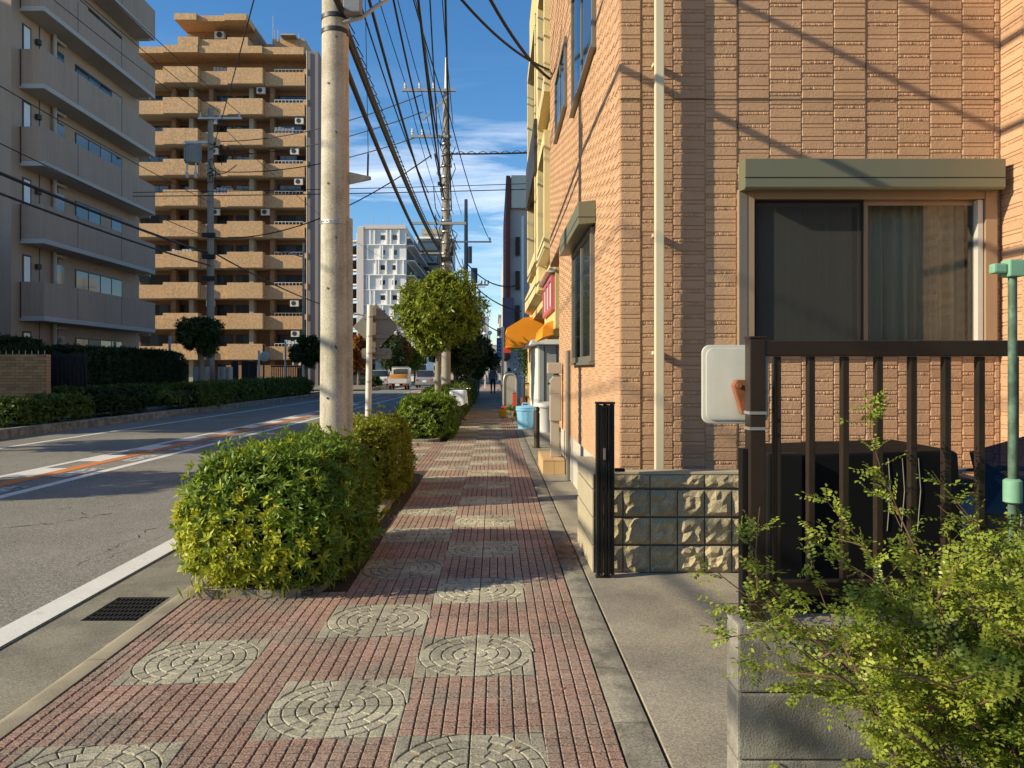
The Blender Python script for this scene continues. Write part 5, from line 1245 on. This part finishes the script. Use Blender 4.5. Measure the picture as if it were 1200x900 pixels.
def grow(p, d, L, r, depth, leafy=1.0, droop=.25):
    n = max(4, int(L/.05)); pts = [p.copy()]; q = p.copy(); dd = d.normalized(); seg = L/n
    for i in range(n):
        dd = (dd + Vector((random.gauss(0,.07), random.gauss(0,.07), random.gauss(0,.05) - droop*.10*(i/n)))).normalized(); q = q + dd*seg; pts.append(q.copy())
        f = (i+1)/n
        if depth < 2 and f > .22 and random.random() < (.55 if depth == 0 else .35):
            sdir = (dd*.6 + Vector((random.gauss(0,.7), random.gauss(0,.6), random.gauss(.12,.4)))).normalized()
            grow(q, sdir, L*random.uniform(.22,.42)*(1.15-f*.5), r*.5, depth+1, leafy, droop)
        if f > (.3 if depth == 0 else .08) and random.random() < leafy:
            for _ in range(3 if depth else 2):
                ld = (dd*.5 + Vector((random.gauss(0,.7), random.gauss(0,.7), random.gauss(.05,.4)))).normalized(); leaflets(q, ld, random.uniform(.045,.085))
    stem.tube(pts, [r*(1-.75*i/n) for i in range(n+1)], 5, False)
for i in range(38):
    bx_ = random.uniform(1.07, 1.95); by_ = random.uniform(1.72, 2.2)
    lean = Vector((random.gauss(-.16, .28), random.gauss(-.05, .16), 1.0))
    hgt = random.uniform(.5, .95) + .18*(bx_ > 1.2)
    grow(Vector((bx_, by_, random.uniform(0, .25))), lean, hgt, .0062, 0, .60)
for i in range(17):      # low sprawling growth
    bx_ = random.uniform(1.12, 1.75); by_ = random.uniform(1.5, 2.0); grow(Vector((bx_, by_, 0)), Vector((random.gauss(-.3,.6), random.gauss(-.15,.35), .6)), random.uniform(.4,.75), .004, 0, .75)
for a_, b_ in (((1.12,2.12,.5),(.55,2.05,.87)), ((1.15,2.1,.45),(.72,2.2,.98)), ((1.3,2.15,.7),(1.08,2.24,1.32)), ((1.5,2.15,.8),(1.27,2.2,1.28)), ((1.25,2.1,.6),(.92,2.2,1.12)), ((1.6,2.1,.7),(1.36,2.22,1.18))):
    a_, b_ = Vector(a_), Vector(b_); d = b_ - a_; grow(a_, d + Vector((0,0,.12)), d.length, .004, 1, .55, .3)
stem.build('stems', M['twig'], shr, fixn=False)
V, F = leaf_quads(np.array([tuple(v) for v in LP]), np.array([tuple(v) for v in LD]), np.array([tuple(v) for v in LN]), np.array(LL), np.array(LW), .12)
npmesh('leaflets', V, F, L_rose, shr, (1.35, 2.0, 0))
# ------------------------------------------------------------------ far pavement on the left
fpx = lambda y: kerb_far(min(y, 120))
mb = MB(); strip(mb, lambda y: -60, lambda y: fpx(y) - .15, -20, 51, .0, 20); strip(mb, lambda y: -60, lambda y: fpx(y) - .15, 58, 120, .0, 20); mb.build('pavement_far', M['gutter'], kind='structure')
kf = MB().box(-12.4, -12.39, 0, 1, -.3, -.29).build('kerb_across', M['kerbstone'], kind='structure')
for y0 in list(range(0, 50, 2)) + list(range(58, 110, 4)):
    dl = 2 if y0 < 50 else 4
    MB().prism([(fpx(y0)-.16, y0, -.2), (fpx(y0), y0, -.2), (fpx(y0), y0, .10), (fpx(y0)-.03, y0, .13), (fpx(y0)-.16, y0, .13)], (fpx(y0+dl)-fpx(y0), dl-.02, 0)).build('kerb_stone', M['oldblock'], kf)
bedf = MB(); strip(bedf, lambda y: fpx(y)-1.5, lambda y: fpx(y)-.165, 0, 50, .09, 10); bedf.build('planting_bed_across', M['soil'], kind='structure')
def far_hedge(y0, y1, hh, ww, label, leaf, n, off=.95, zb=.1, k=5, ln=.13, wd=.05, name='hedge'):
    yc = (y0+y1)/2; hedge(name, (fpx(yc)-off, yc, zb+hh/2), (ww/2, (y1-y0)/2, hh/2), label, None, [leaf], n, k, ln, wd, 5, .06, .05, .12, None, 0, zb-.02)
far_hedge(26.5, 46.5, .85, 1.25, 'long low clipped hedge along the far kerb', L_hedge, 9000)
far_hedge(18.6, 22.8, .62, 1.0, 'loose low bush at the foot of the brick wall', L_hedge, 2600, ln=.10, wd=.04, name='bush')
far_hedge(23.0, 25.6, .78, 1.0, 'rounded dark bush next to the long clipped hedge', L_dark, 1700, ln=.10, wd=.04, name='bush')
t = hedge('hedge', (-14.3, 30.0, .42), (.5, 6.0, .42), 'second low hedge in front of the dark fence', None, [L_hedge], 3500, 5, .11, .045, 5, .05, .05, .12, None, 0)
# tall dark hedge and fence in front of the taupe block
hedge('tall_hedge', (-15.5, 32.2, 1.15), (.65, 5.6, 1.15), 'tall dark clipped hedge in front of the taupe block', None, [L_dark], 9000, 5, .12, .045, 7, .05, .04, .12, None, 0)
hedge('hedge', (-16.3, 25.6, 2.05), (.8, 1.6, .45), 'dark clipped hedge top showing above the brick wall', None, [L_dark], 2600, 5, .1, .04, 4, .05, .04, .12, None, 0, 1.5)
bwall = thing('brick_garden_wall', (-15.6, 24.1, 0), 'tan brick garden wall at the left edge with spiked top', 'wall')
MB().box(-18, -13.93, 24.03, 24.25, 0, 1.97).build('core', M['mortar'], bwall)
bme = None
cnt = 0
for j in range(21):
    x = -13.9 - (.27/2 if j % 2 else 0)
    for i in range(13):
        xr = x - .272*i; 
        if bme is None: bme = MB().box(xr-.262, xr, 24.0, 24.06, .02, .105).build('brick', M['wallbrown'], bwall); ref = (xr, .02)
        else: inst('brick', bme.data, WL[bme.name] + Vector((xr-ref[0], 0, .093*j)), bwall)
mb = MB()
for j in range(21):
    for i in range(1): mb.box(-13.925 if j % 2 == 0 else -14.03, -13.89 if j % 2 == 0 else -13.895, 24.0, 24.26, .02+.093*j, .105+.093*j)
mb.build('brick_end', M['wallbrown'], bwall)
mb = MB()
for i in range(18): mb.cyl((-14.0-.2*i, 24.12, 1.97), (-14.0-.2*i, 24.12, 2.10), .012, .004, n=5)
mb.build('spike', M['signpole'], bwall)
fe = thing('dark_fence', (-15.0, 26.5, 0), 'dark upright-bar fence between the brick wall and the tall hedge', 'fence')
for i in range(12): MB().box(-15.6+.14*i, -15.5+.14*i, 26.5, 26.54, .05, 2.05).build('fence_bar', M['hedgefence'], fe)
for z in (.2, 1.8): MB().box(-15.65, -13.9, 26.541, 26.57, z, z+.1).build('fence_rail', M['hedgefence'], fe)
# utility cabinets
for i, (px0, px1, Y, lab) in enumerate(((226, 241.5, 35.2, 'pale grey utility cabinet behind the small round tree, left one'), (255, 262, 35.2, 'narrow grey utility cabinet beside the transformer pole'), (262.6, 269, 35.4, 'rightmost pale grey utility cabinet by the dark gateway'))):
    a, b = (px0-580)*Y/909, (px1-580)*Y/909; t = thing('utility_cabinet', ((a+b)/2, Y, 0), lab, 'cabinet', 'utility cabinets')
    MB().box(a, b, Y, Y+.45, .12, 1.62).build('body', M['cabinet'], t, bevel=.015); MB().box(a+.02, b-.02, Y+.03, Y+.42, 0, .118).build('plinth', M['kerb'], t)
    MB().box((a+b)/2-.008, (a+b)/2+.008, Y-.006, Y-.001, .2, 1.55).build('door_seam', M['darkmetal'], t); MB().box((a+b)/2+.05, (a+b)/2+.08, Y-.02, Y-.001, .8, 1.0).build('handle', M['darkmetal'], t)
# gateway, posts, round sign
gt = thing('dark_gateway', (-13.4, 46.5, 0), 'dark brown gateway behind the long hedge under the tower', 'gate')
for px0, px1 in ((271, 279), (283, 291.5), (292, 301)):
    a, b = (px0-580)*46.5/909, (px1-580)*46.5/909; MB().box(a, b, 46.5, 46.6, 0, 2.0).build('panel', M['hedgefence'], gt)
fn = thing('brown_bar_fence', (-12.9, 47.4, 0), 'brown barred fence beside the round mirror post', 'fence')
for i in range(16):
    x = (318-580)*47.4/909 + i*.13; MB().box(x, x+.05, 47.4, 47.44, .1, 1.75).build('bar', M['brownpaint'], fn)
MB().box((317-580)*47.4/909, (360-580)*47.4/909, 47.445, 47.48, 1.65, 1.75).box((317-580)*47.4/909, (360-580)*47.4/909, 47.445, 47.48, .2, .3).build('rail', M['brownpaint'], fn)
rm = thing('round_mirror', (W(309,460,44).x, 44, 0), 'round convex mirror on a brown post before the tower', 'mirror')
MB().cyl((W(309,460,44).x, 44, 0), (W(309,460,44).x, 44, 2.9), .05, n=10).build('post', M['brownpaint'], rm, smooth=40)
c = W(310, 418, 43.9); MB().tube([c+Vector((0,-.06,0)), c+Vector((0,-.03,0)), c+Vector((0,.05,0))], [.18, .27, .30], 24).build('disc', M['mirror_back'], rm, smooth=50)
for i, (px, Y, h_, mt, lab) in enumerate(((303.5, 45, 2.6, 'signpole', 'slim white post left of the round mirror'), (315, 45, 1.1, 'signpole', 'short white bollard right of the round mirror'), (334.5, 46, 3.2, 'signpole', 'white post standing before the brown bar fence'), (337, 45.2, .75, 'signpole', 'stubby white bollard by the brown bar fence'), (355.5, 45.5, 1.8, 'signpole', 'white post under the small dark tree'))):
    x = (px-580)*Y/909; t = thing('post', (x, Y, 0), lab, 'post', 'small posts across the road')
    MB().lathe((x, Y, 0), [(.06,0),(.06,h_-.05),(.045,h_),(.01,h_+.01)], 12).build('shaft', M[mt], t, smooth=40); MB().lathe((x, Y, 0), [(.1,0),(.1,.03),(.06,.05)], 12).build('foot', M['kerb'], t)
# ------------------------------------------------------------------ bicycle with white basket cover
bi = thing('bicycle', (-.93, 20.2, 0), 'parked bicycle with white cloth over its rear basket beside the bush', 'bicycle')
def ring(c, r, w, n=28):
    c = Vector(c); return [c + Vector((0, r*math.cos(2*math.pi*i/n), r*math.sin(2*math.pi*i/n))) for i in range(n+1)]
for yy in (19.7, 20.8):
    wo = MB().tube(ring((-.93, yy, .33), .31, 0), .024, 8, False).build('wheel', M['tyre'], bi, smooth=60)
    mb = MB()
    for i in range(12): a = math.pi*2*i/12; mb.cyl((-.93, yy, .33), (-.93, yy+.3*math.cos(a), .33+.3*math.sin(a)), .003, n=4)
    mb.cyl((-.97, yy, .33), (-.89, yy, .33), .03, n=10).build('spokes', M['chrome'], wo)
MB().tube([(-.93,19.7,.33),(-.93,20.15,.32),(-.93,20.65,.72),(-.93,20.8,.33)], .018, 8).tube([(-.93,20.15,.32),(-.93,20.0,.82)], .018, 8).tube([(-.93,20.62,.72),(-.93,20.58,.98)], .014, 8).build('frame', M['maroon'], bi, smooth=60)
MB().box(-1.0,-.86,19.88,20.14,.82,.89).build('saddle', M['black'], bi, bevel=.025, smooth=50)
MB().tube([(-1.2,20.45,1.0),(-1.12,20.58,1.0),(-.74,20.58,1.0),(-.66,20.45,1.0)], .014, 8).build('handlebar', M['chrome'], bi, smooth=60)
MB().tube([(-.93,20.15,.32),(-.80,20.15,.2)], .012, 6).box(-.82,-.72,20.1,20.2,.18,.2).build('pedal', M['black'], bi)
MB().tube([(-1.0,19.75,.30),(-1.12,19.72,.02)], .012, 6).build('stand', M['chrome'], bi)
MB().tube([(-.96,19.5,.62),(-.96,19.95,.62)], .01, 6).tube([(-.90,19.5,.62),(-.90,19.95,.62)], .01, 6).build('rear_rack', M['chrome'], bi)
mb = MB(); n = 24; rows_ = ((.0, .19, .98), (.15, .21, .96), (.24, .22, .8), (.27, .24, .62))
vs = []
for ri, (_, r_, z) in enumerate(rows_):
    for j in range(n):
        a = 2*math.pi*j/n; q = (abs(math.cos(a))**6 + abs(math.sin(a))**6) ** (-1/6); wv = 1 + (.06*math.sin(j*2.3) if ri > 1 else 0)
        vs.append((-.93 + r_*q*math.cos(a)*wv, 19.68 + r_*.9*q*math.sin(a)*wv, z - (.04*math.sin(j*1.1) if ri == 3 else 0)))
mb.add(vs, [(i*n+j, i*n+(j+1) % n, (i+1)*n+(j+1) % n, (i+1)*n+j) for i in range(3) for j in range(n)] + [tuple(range(n))]); mb.build('basket_cover', M['clothwhite'], bi, smooth=60)
# ------------------------------------------------------------------ small street things on the right
t = thing('street_post', (.31, 31, 0), 'white street post beside the orange awning', 'post')
MB().cyl((.31, 31, 0), (.31, 31, 3.2), .055, n=12).build('shaft', M['signpole'], t, smooth=40); MB().lathe((.31, 31, 0), [(.1,0),(.1,.04),(.06,.06)], 12).build('foot', M['galv'], t)
t = thing('arched_signboard', (.52, 27, 0), 'grey arched signboard standing at the shop front', 'signboard')
pts = [(.30, 27, 0), (.30, 27, 1.1), (.34, 27, 1.28), (.42, 27, 1.34), (.62, 27, 1.34), (.70, 27, 1.28), (.74, 27, 1.1), (.74, 27, 0)]
MB().tube(pts, .03, 8).build('tube_frame', M['galv'], t, smooth=60); MB().prism([(x, 27.0, z+.12 if z == 0 else z) for x, _, z in pts], (0, .02, 0)).build('board', M['cabinet'], t)
t = thing('yellow_sandbag_base', (.27, 24.5, 0), 'small yellow and red plastic stand base on the paving', 'stand base')
MB().lathe((.27, 24.5, 0), [(.13,.02),(.15,.1),(.14,.22),(.06,.26)], 14).build('body', M['yellowplastic'], t, smooth=40); MB().box(.2,.42,24.4,24.55,.22,.34).build('top', M['red'], t, bevel=.02)
t = thing('plant_pot', (.47, 24.2, 0), 'white plant pot next to the yellow stand base', 'plant pot'); MB().lathe((.47,24.2,0), [(.08,0),(.12,.2),(.13,.21)], 14).build('pot', M['binwhite'], t, smooth=40)
P_ = rng.normal([.47, 24.2, .28], [.08, .08, .05], (120, 3)); V, F = leaf_quads(P_, rng.normal(size=(120,3)), rng.normal(size=(120,3)), np.full(120,.09), np.full(120,.04)); npmesh('plant', V, F, L_hedge, t, (.47,24.2,.2), kind='stuff')
t = thing('red_flag_stand', (.64, 25.2, 0), 'red and brown narrow stand beside the blue bucket', 'stand'); MB().box(.58,.70,25.2,25.3,0,.75).build('panel', M['brownpaint'], t, bevel=.01); MB().box(.56,.72,25.15,25.35,0,.04).build('foot', M['darkmetal'], t); MB().box(.585,.695,25.19,25.199,.3,.7).build('face', M['red'], t)
def writing(parent, x0, x1, y, z0, z1, n, mat):
    mb = MB()
    h = (z1-z0)/n
    for i in range(n):
        zb = z0 + h*i; 
        mb.box(x0, x1, y-.004, y, zb+h*.62, zb+h*.74).box((x0+x1)/2-.02*(x1-x0)*2, (x0+x1)/2+.02*(x1-x0)*2, y-.0045, y-.0002, zb+h*.12, zb+h*.9)
        if i % 2: mb.box(x0, x0+(x1-x0)*.18, y-.005, y-.0004, zb+h*.15, zb+h*.5).box(x1-(x1-x0)*.18, x1, y-.005, y-.0004, zb+h*.15, zb+h*.5)
        else: mb.box(x0+.1*(x1-x0), x1-.1*(x1-x0), y-.005, y-.0004, zb+h*.28, zb+h*.38)
    mb.build('lettering', mat, parent)
Y = 52; s = Y/909
t = thing('blue_shop_sign', (3*s, Y, 1.5), 'tall blue vertical shop sign with white characters', 'sign'); bx0, bx1, bz0, bz1 = 2*s, 8.5*s, 1.5+(433-421)*s, 1.5+(433-396)*s
MB().box(bx0, bx1, Y, Y+.15, bz0, bz1).build('panel', M['blue'], t); writing(t, bx0+.08, bx1-.08, Y-.001, bz0+.1, bz1-.1, 5, M['signwhite'])
MB().box(bx1, bx1+.6, Y+.05, Y+.1, bz1-.3, bz1-.25).box(bx1, bx1+.6, Y+.05, Y+.1, bz0+.3, bz0+.35).build('bracket', M['galv'], t)
t = thing('green_shop_sign', (.9, 23, 2), 'small red and green sign under the awning', 'sign'); c = W(604, 410, 23)
MB().box(c.x-.13, c.x+.18, 23, 23.06, c.z-.06, c.z+.06).build('panel', pm('green_sign', (.02,.22,.12), .5, 0), t); MB().box(c.x-.34, c.x-.14, 23, 23.06, c.z-.09, c.z+.08).build('red_panel', M['red'], t); writing(t, c.x-.08, c.x+.13, 22.999, c.z-.03, c.z+.03, 1, M['signwhite'])
t = thing('round_red_sign', (-1.0, 62, 0), 'round pink-red sign above the far hedge', 'sign'); c = W(568.5, 405, 62)
MB().cyl(c, c+Vector((0,.05,0)), .42, n=24).build('disc', M['redpink'], t); MB().cyl((c.x, 62.1, 0), (c.x, 62.1, c.z+.4), .045, n=8).build('post', M['signpole'], t)
MB().box(c.x-.3, c.x+.3, 61.99, 61.999, c.z-.07, c.z+.07).build('white_bar', M['signwhite'], t)
for i, (px, py, Y, wd_) in enumerate(((567.5, 392, 75, 'nearest, left'), (574, 390, 82, 'upper right'), (574.5, 410, 95, 'lowest'))):
    c = W(px, py, Y); t = thing('globe_lamp', (c.x, Y, 0), 'white globe street lamp in the distance, %s one' % wd_, 'street lamp', 'globe street lamps')
    MB().cyl((c.x, Y, 0), (c.x, Y, c.z-.2), .05, n=8).build('post', M['darkmetal'], t); MB().lathe((c.x, Y, c.z), [(.05,-.24),(.2,-.14),(.24,0),(.2,.14),(.05,.24)], 14).build('globe', M['lampglobe'], t, smooth=60)
# shop front clutter under the awning
t = thing('shop_shelf', (1.2, 26, 0), 'dark wooden display shelf at the shop front', 'shelf')
MB().box(.95, 1.6, 26, 26.5, .55, .6).box(.95, 1.6, 26, 26.5, 1.0, 1.05).box(.95, 1.0, 26, 26.5, 0, .549).box(1.55, 1.6, 26, 26.5, 0, .549).box(.95, 1.0, 26.01, 26.49, .601, .999).build('frame', M['bollard'], t)
MB().box(1.05, 1.3, 26.05, 26.3, .601, .85).build('goods', M['palecloth'], t); MB().lathe((1.4, 26.2, .601), [(.08,0),(.1,.2),(.06,.3)], 12).build('jar', M['brownpaint'], t)
P_ = rng.normal([1.15, 27.5, 1.9], [.16, .3, .35], (900, 3)); V, F = leaf_quads(P_, rng.normal(size=(900,3)), rng.normal(size=(900,3)), np.full(900,.14), np.full(900,.05)); 
t = thing('potted_plant', (1.15, 27.5, 0), 'leafy potted plant in shade behind the grey shed', 'plant'); npmesh('foliage', V, F, L_dtree, t, (1.15,27.5,1.2)); MB().lathe((1.15,27.5,0), [(.2,0),(.26,.5),(.28,.52)], 14).build('pot', M['brownpaint'], t); MB().cyl((1.15,27.5,.4),(1.15,27.5,1.9), .03, n=6).build('stem', M['bark'], t)
# ------------------------------------------------------------------ vehicles
def wheels(t, x0, x1, ys, r=.28):
    for y in ys:
        wheel_obj(t, (x0, y, ROADZ+r), r, .16); wheel_obj(t, (x1, y, ROADZ+r), r, .16)
tk = thing('small_truck', (-7.55, 61.5, ROADZ), 'small white pickup truck with orange load seen from behind', 'truck')
x0, x1, y0 = -8.27, -6.83, 60.0; z = ROADZ
wheels(tk, x0+.12, x1-.12, (60.55, 62.4))
MB().box(x0, x1, y0, y0+2.0, z+.50, z+.58).build('bed_floor', M['carwhite'], tk)
for nm, b in (('tailgate', (x0, x1, y0-.04, y0-.002, z+.52, z+.88)), ('side_board', (x0, x0+.04, y0, y0+2.0, z+.581, z+.88)), ('side_board', (x1-.04, x1, y0, y0+2.0, z+.581, z+.88))): MB().box(*b).build(nm, M['carwhite'], tk, bevel=.008)
MB().box(x0+.1, x1-.1, y0+.1, y0+1.85, z+.582, z+1.22).build('cargo', M['truckorange'], tk, bevel=.08, smooth=40)
cab = MB().prism([(x0, y0+2.05, z+.3), (x0, y0+3.25, z+.3), (x0, y0+3.3, z+.85), (x0, y0+3.0, z+1.72), (x0, y0+2.1, z+1.74)], (x1-x0, 0, 0)).build('cab', M['carwhite'], tk, bevel=.04, smooth=40)
MB().box(x0+.15, x1-.15, y0+2.03, y0+2.049, z+1.15, z+1.6).build('rear_window', M['glassdark'], cab)
MB().tube([(x0+.05, y0+1.98, z+.88), (x0+.05, y0+1.98, z+1.8), (x1-.05, y0+1.98, z+1.8), (x1-.05, y0+1.98, z+.88)], .025, 6).build('headboard', M['galv'], tk)
MB().box(x0+.05, x1-.05, y0+.1, y0+2.0, z+.34, z+.49).build('chassis', M['darkmetal'], tk)
for a in (x0+.06, x1-.30): MB().box(a, a+.24, y0-.06, y0+.02, z+.36, z+.48).build('tail_lamp', M['red'], tk)
MB().box(-7.72, -7.38, y0-.06, y0-.045, z+.34, z+.49).build('number_plate', M['signwhite'], tk)
def car(name, x, y, label, mat, heading=1):
    t = thing(name, (x, y+1.9, ROADZ), label, 'car'); z = ROADZ; a, b = x-.78, x+.78
    body = MB().prism([(a, y, z+.28), (a, y+3.8, z+.28), (a, y+3.8, z+.72), (a, y+3.1, z+.92), (a, y+.25, z+.98), (a, y, z+.8)], (b-a, 0, 0)).build('body', mat, t, bevel=.07, smooth=45)
    cabn = MB().prism([(a+.08, y+.2, z+.97), (a+.08, y+3.0, z+.93), (a+.16, y+2.3, z+1.48), (a+.16, y+.65, z+1.5)], (b-a-.2, 0, 0)).build('cabin', M['glassdark'], t, bevel=.03, smooth=45)
    MB().box(a+.17, b-.19, y+.68, y+2.28, z+1.48, z+1.53).build('roof', mat, t, bevel=.02)
    wheels(t, a+.08, b-.08, (y+.75, y+3.05), .29)
    for q in (a+.05, b-.27): MB().box(q, q+.22, y-.02, y+.05, z+.62, z+.78).build('tail_lamp', M['red'], body)
    MB().box(x-.17, x+.17, y-.025, y-.005, z+.5, z+.66).build('number_plate', M['signwhite'], body)
    return t
car('parked_car', -10.3, 68.5, 'white car partly hidden behind the sign post', M['carwhite']); car('parked_car', -6.0, 66.0, 'silver grey car in front of the small truck', M['carsilver'])
tree('roadside_shrub', (-9.6, 61, 0), 1, .55, 1.0, .5, 'low dark shrub left of the small truck', L_dark, None, 1200, 5, .14, .05, .04, 'bark', 8)
# ------------------------------------------------------------------ people
def person(x, y, H, label, shirt, pants, stride=.16, rz=0):
    k = H/1.7; J = dict(pel=(0,0,.93), wai=(0,0,1.08), che=(0,-.01,1.30), nec=(0,0,1.46), hea=(0,.01,1.57), top=(0,.01,1.67),
        shl=(-.17,0,1.40), ell=(-.22,-.03,1.13), wrl=(-.22,.06,.90), hal=(-.22,.09,.80), shr=(.17,0,1.40), elr=(.22,-.05,1.13), wrr=(.22,-.02,.89), har=(.22,0,.79),
        hil=(-.09,0,.90), knl=(-.10,stride*.6,.50), anl=(-.10,stride*.6,.09), tol=(-.10,stride*.6+.16,.03), hir=(.09,0,.90), knr=(.10,-stride*.2,.49), anr=(.10,-stride-.06,.11), tor=(.10,-stride+.10,.03))
    RAD = dict(pel=.15, wai=.135, che=.155, nec=.06, hea=.095, top=.075, shl=.07, ell=.048, wrl=.033, hal=.036, shr=.07, elr=.048, wrr=.033, har=.036, hil=.10, knl=.065, anl=.042, tol=.035, hir=.10, knr=.065, anr=.042, tor=.035)
    E = 'pel-wai wai-che che-nec nec-hea hea-top che-shl shl-ell ell-wrl wrl-hal che-shr shr-elr elr-wrr wrr-har pel-hil hil-knl knl-anl anl-tol pel-hir hir-knr knr-anr anr-tor'.split()
    ks = list(J); me = bpy.data.meshes.new('person'); me.from_pydata([Vector(J[q])*k for q in ks], [tuple(ks.index(a) for a in e.split('-')) for e in E], [])
    o = bpy.data.objects.new('person', me); COL.objects.link(o); md = o.modifiers.new('skin', 'SKIN'); md.use_smooth_shade = True
    for i, q in enumerate(ks): me.skin_vertices[0].data[i].radius = (RAD[q]*k*(1.15 if q in ('che','pel','wai') else 1), RAD[q]*k*(.75 if q in ('che','pel','wai') else 1))
    me.skin_vertices[0].data[0].use_root = True
    ss = o.modifiers.new('sub', 'SUBSURF'); ss.levels = 1; ss.render_levels = 1
    dg = bpy.context.evaluated_depsgraph_get(); nm = bpy.data.meshes.new_from_object(o.evaluated_get(dg)); o.modifiers.clear(); o.data = nm
    nm.materials.clear()
    for mm in (M[shirt], M[pants], M['skin'], M['hair'], M['tyre']): nm.materials.append(mm)
    for p in nm.polygons:
        c = p.center/k; p.material_index = 4 if c.z < .08 else 1 if c.z < .95 and abs(c.x) < .19 else (3 if (c.z > 1.62 or c.y < .0) else 2) if c.z > 1.5 else 2 if c.z > 1.455 or c.z < .88 else 0; p.use_smooth = True
    put(o, (x, y, 0)); o.rotation_euler = (0, 0, rz); tag(o, label, 'person'); return o
person(-.12, 47, 1.66, 'person in dark trousers walking away down the far pavement', 'greycloth', 'navy')
person(-1.0, 43, 1.6, 'person in pale clothes behind the far hedge', 'palecloth', 'greycloth', .05)
person(.62, 34, 1.62, 'person in light top standing near the shop front', 'palecloth', 'navy', .1, .6)
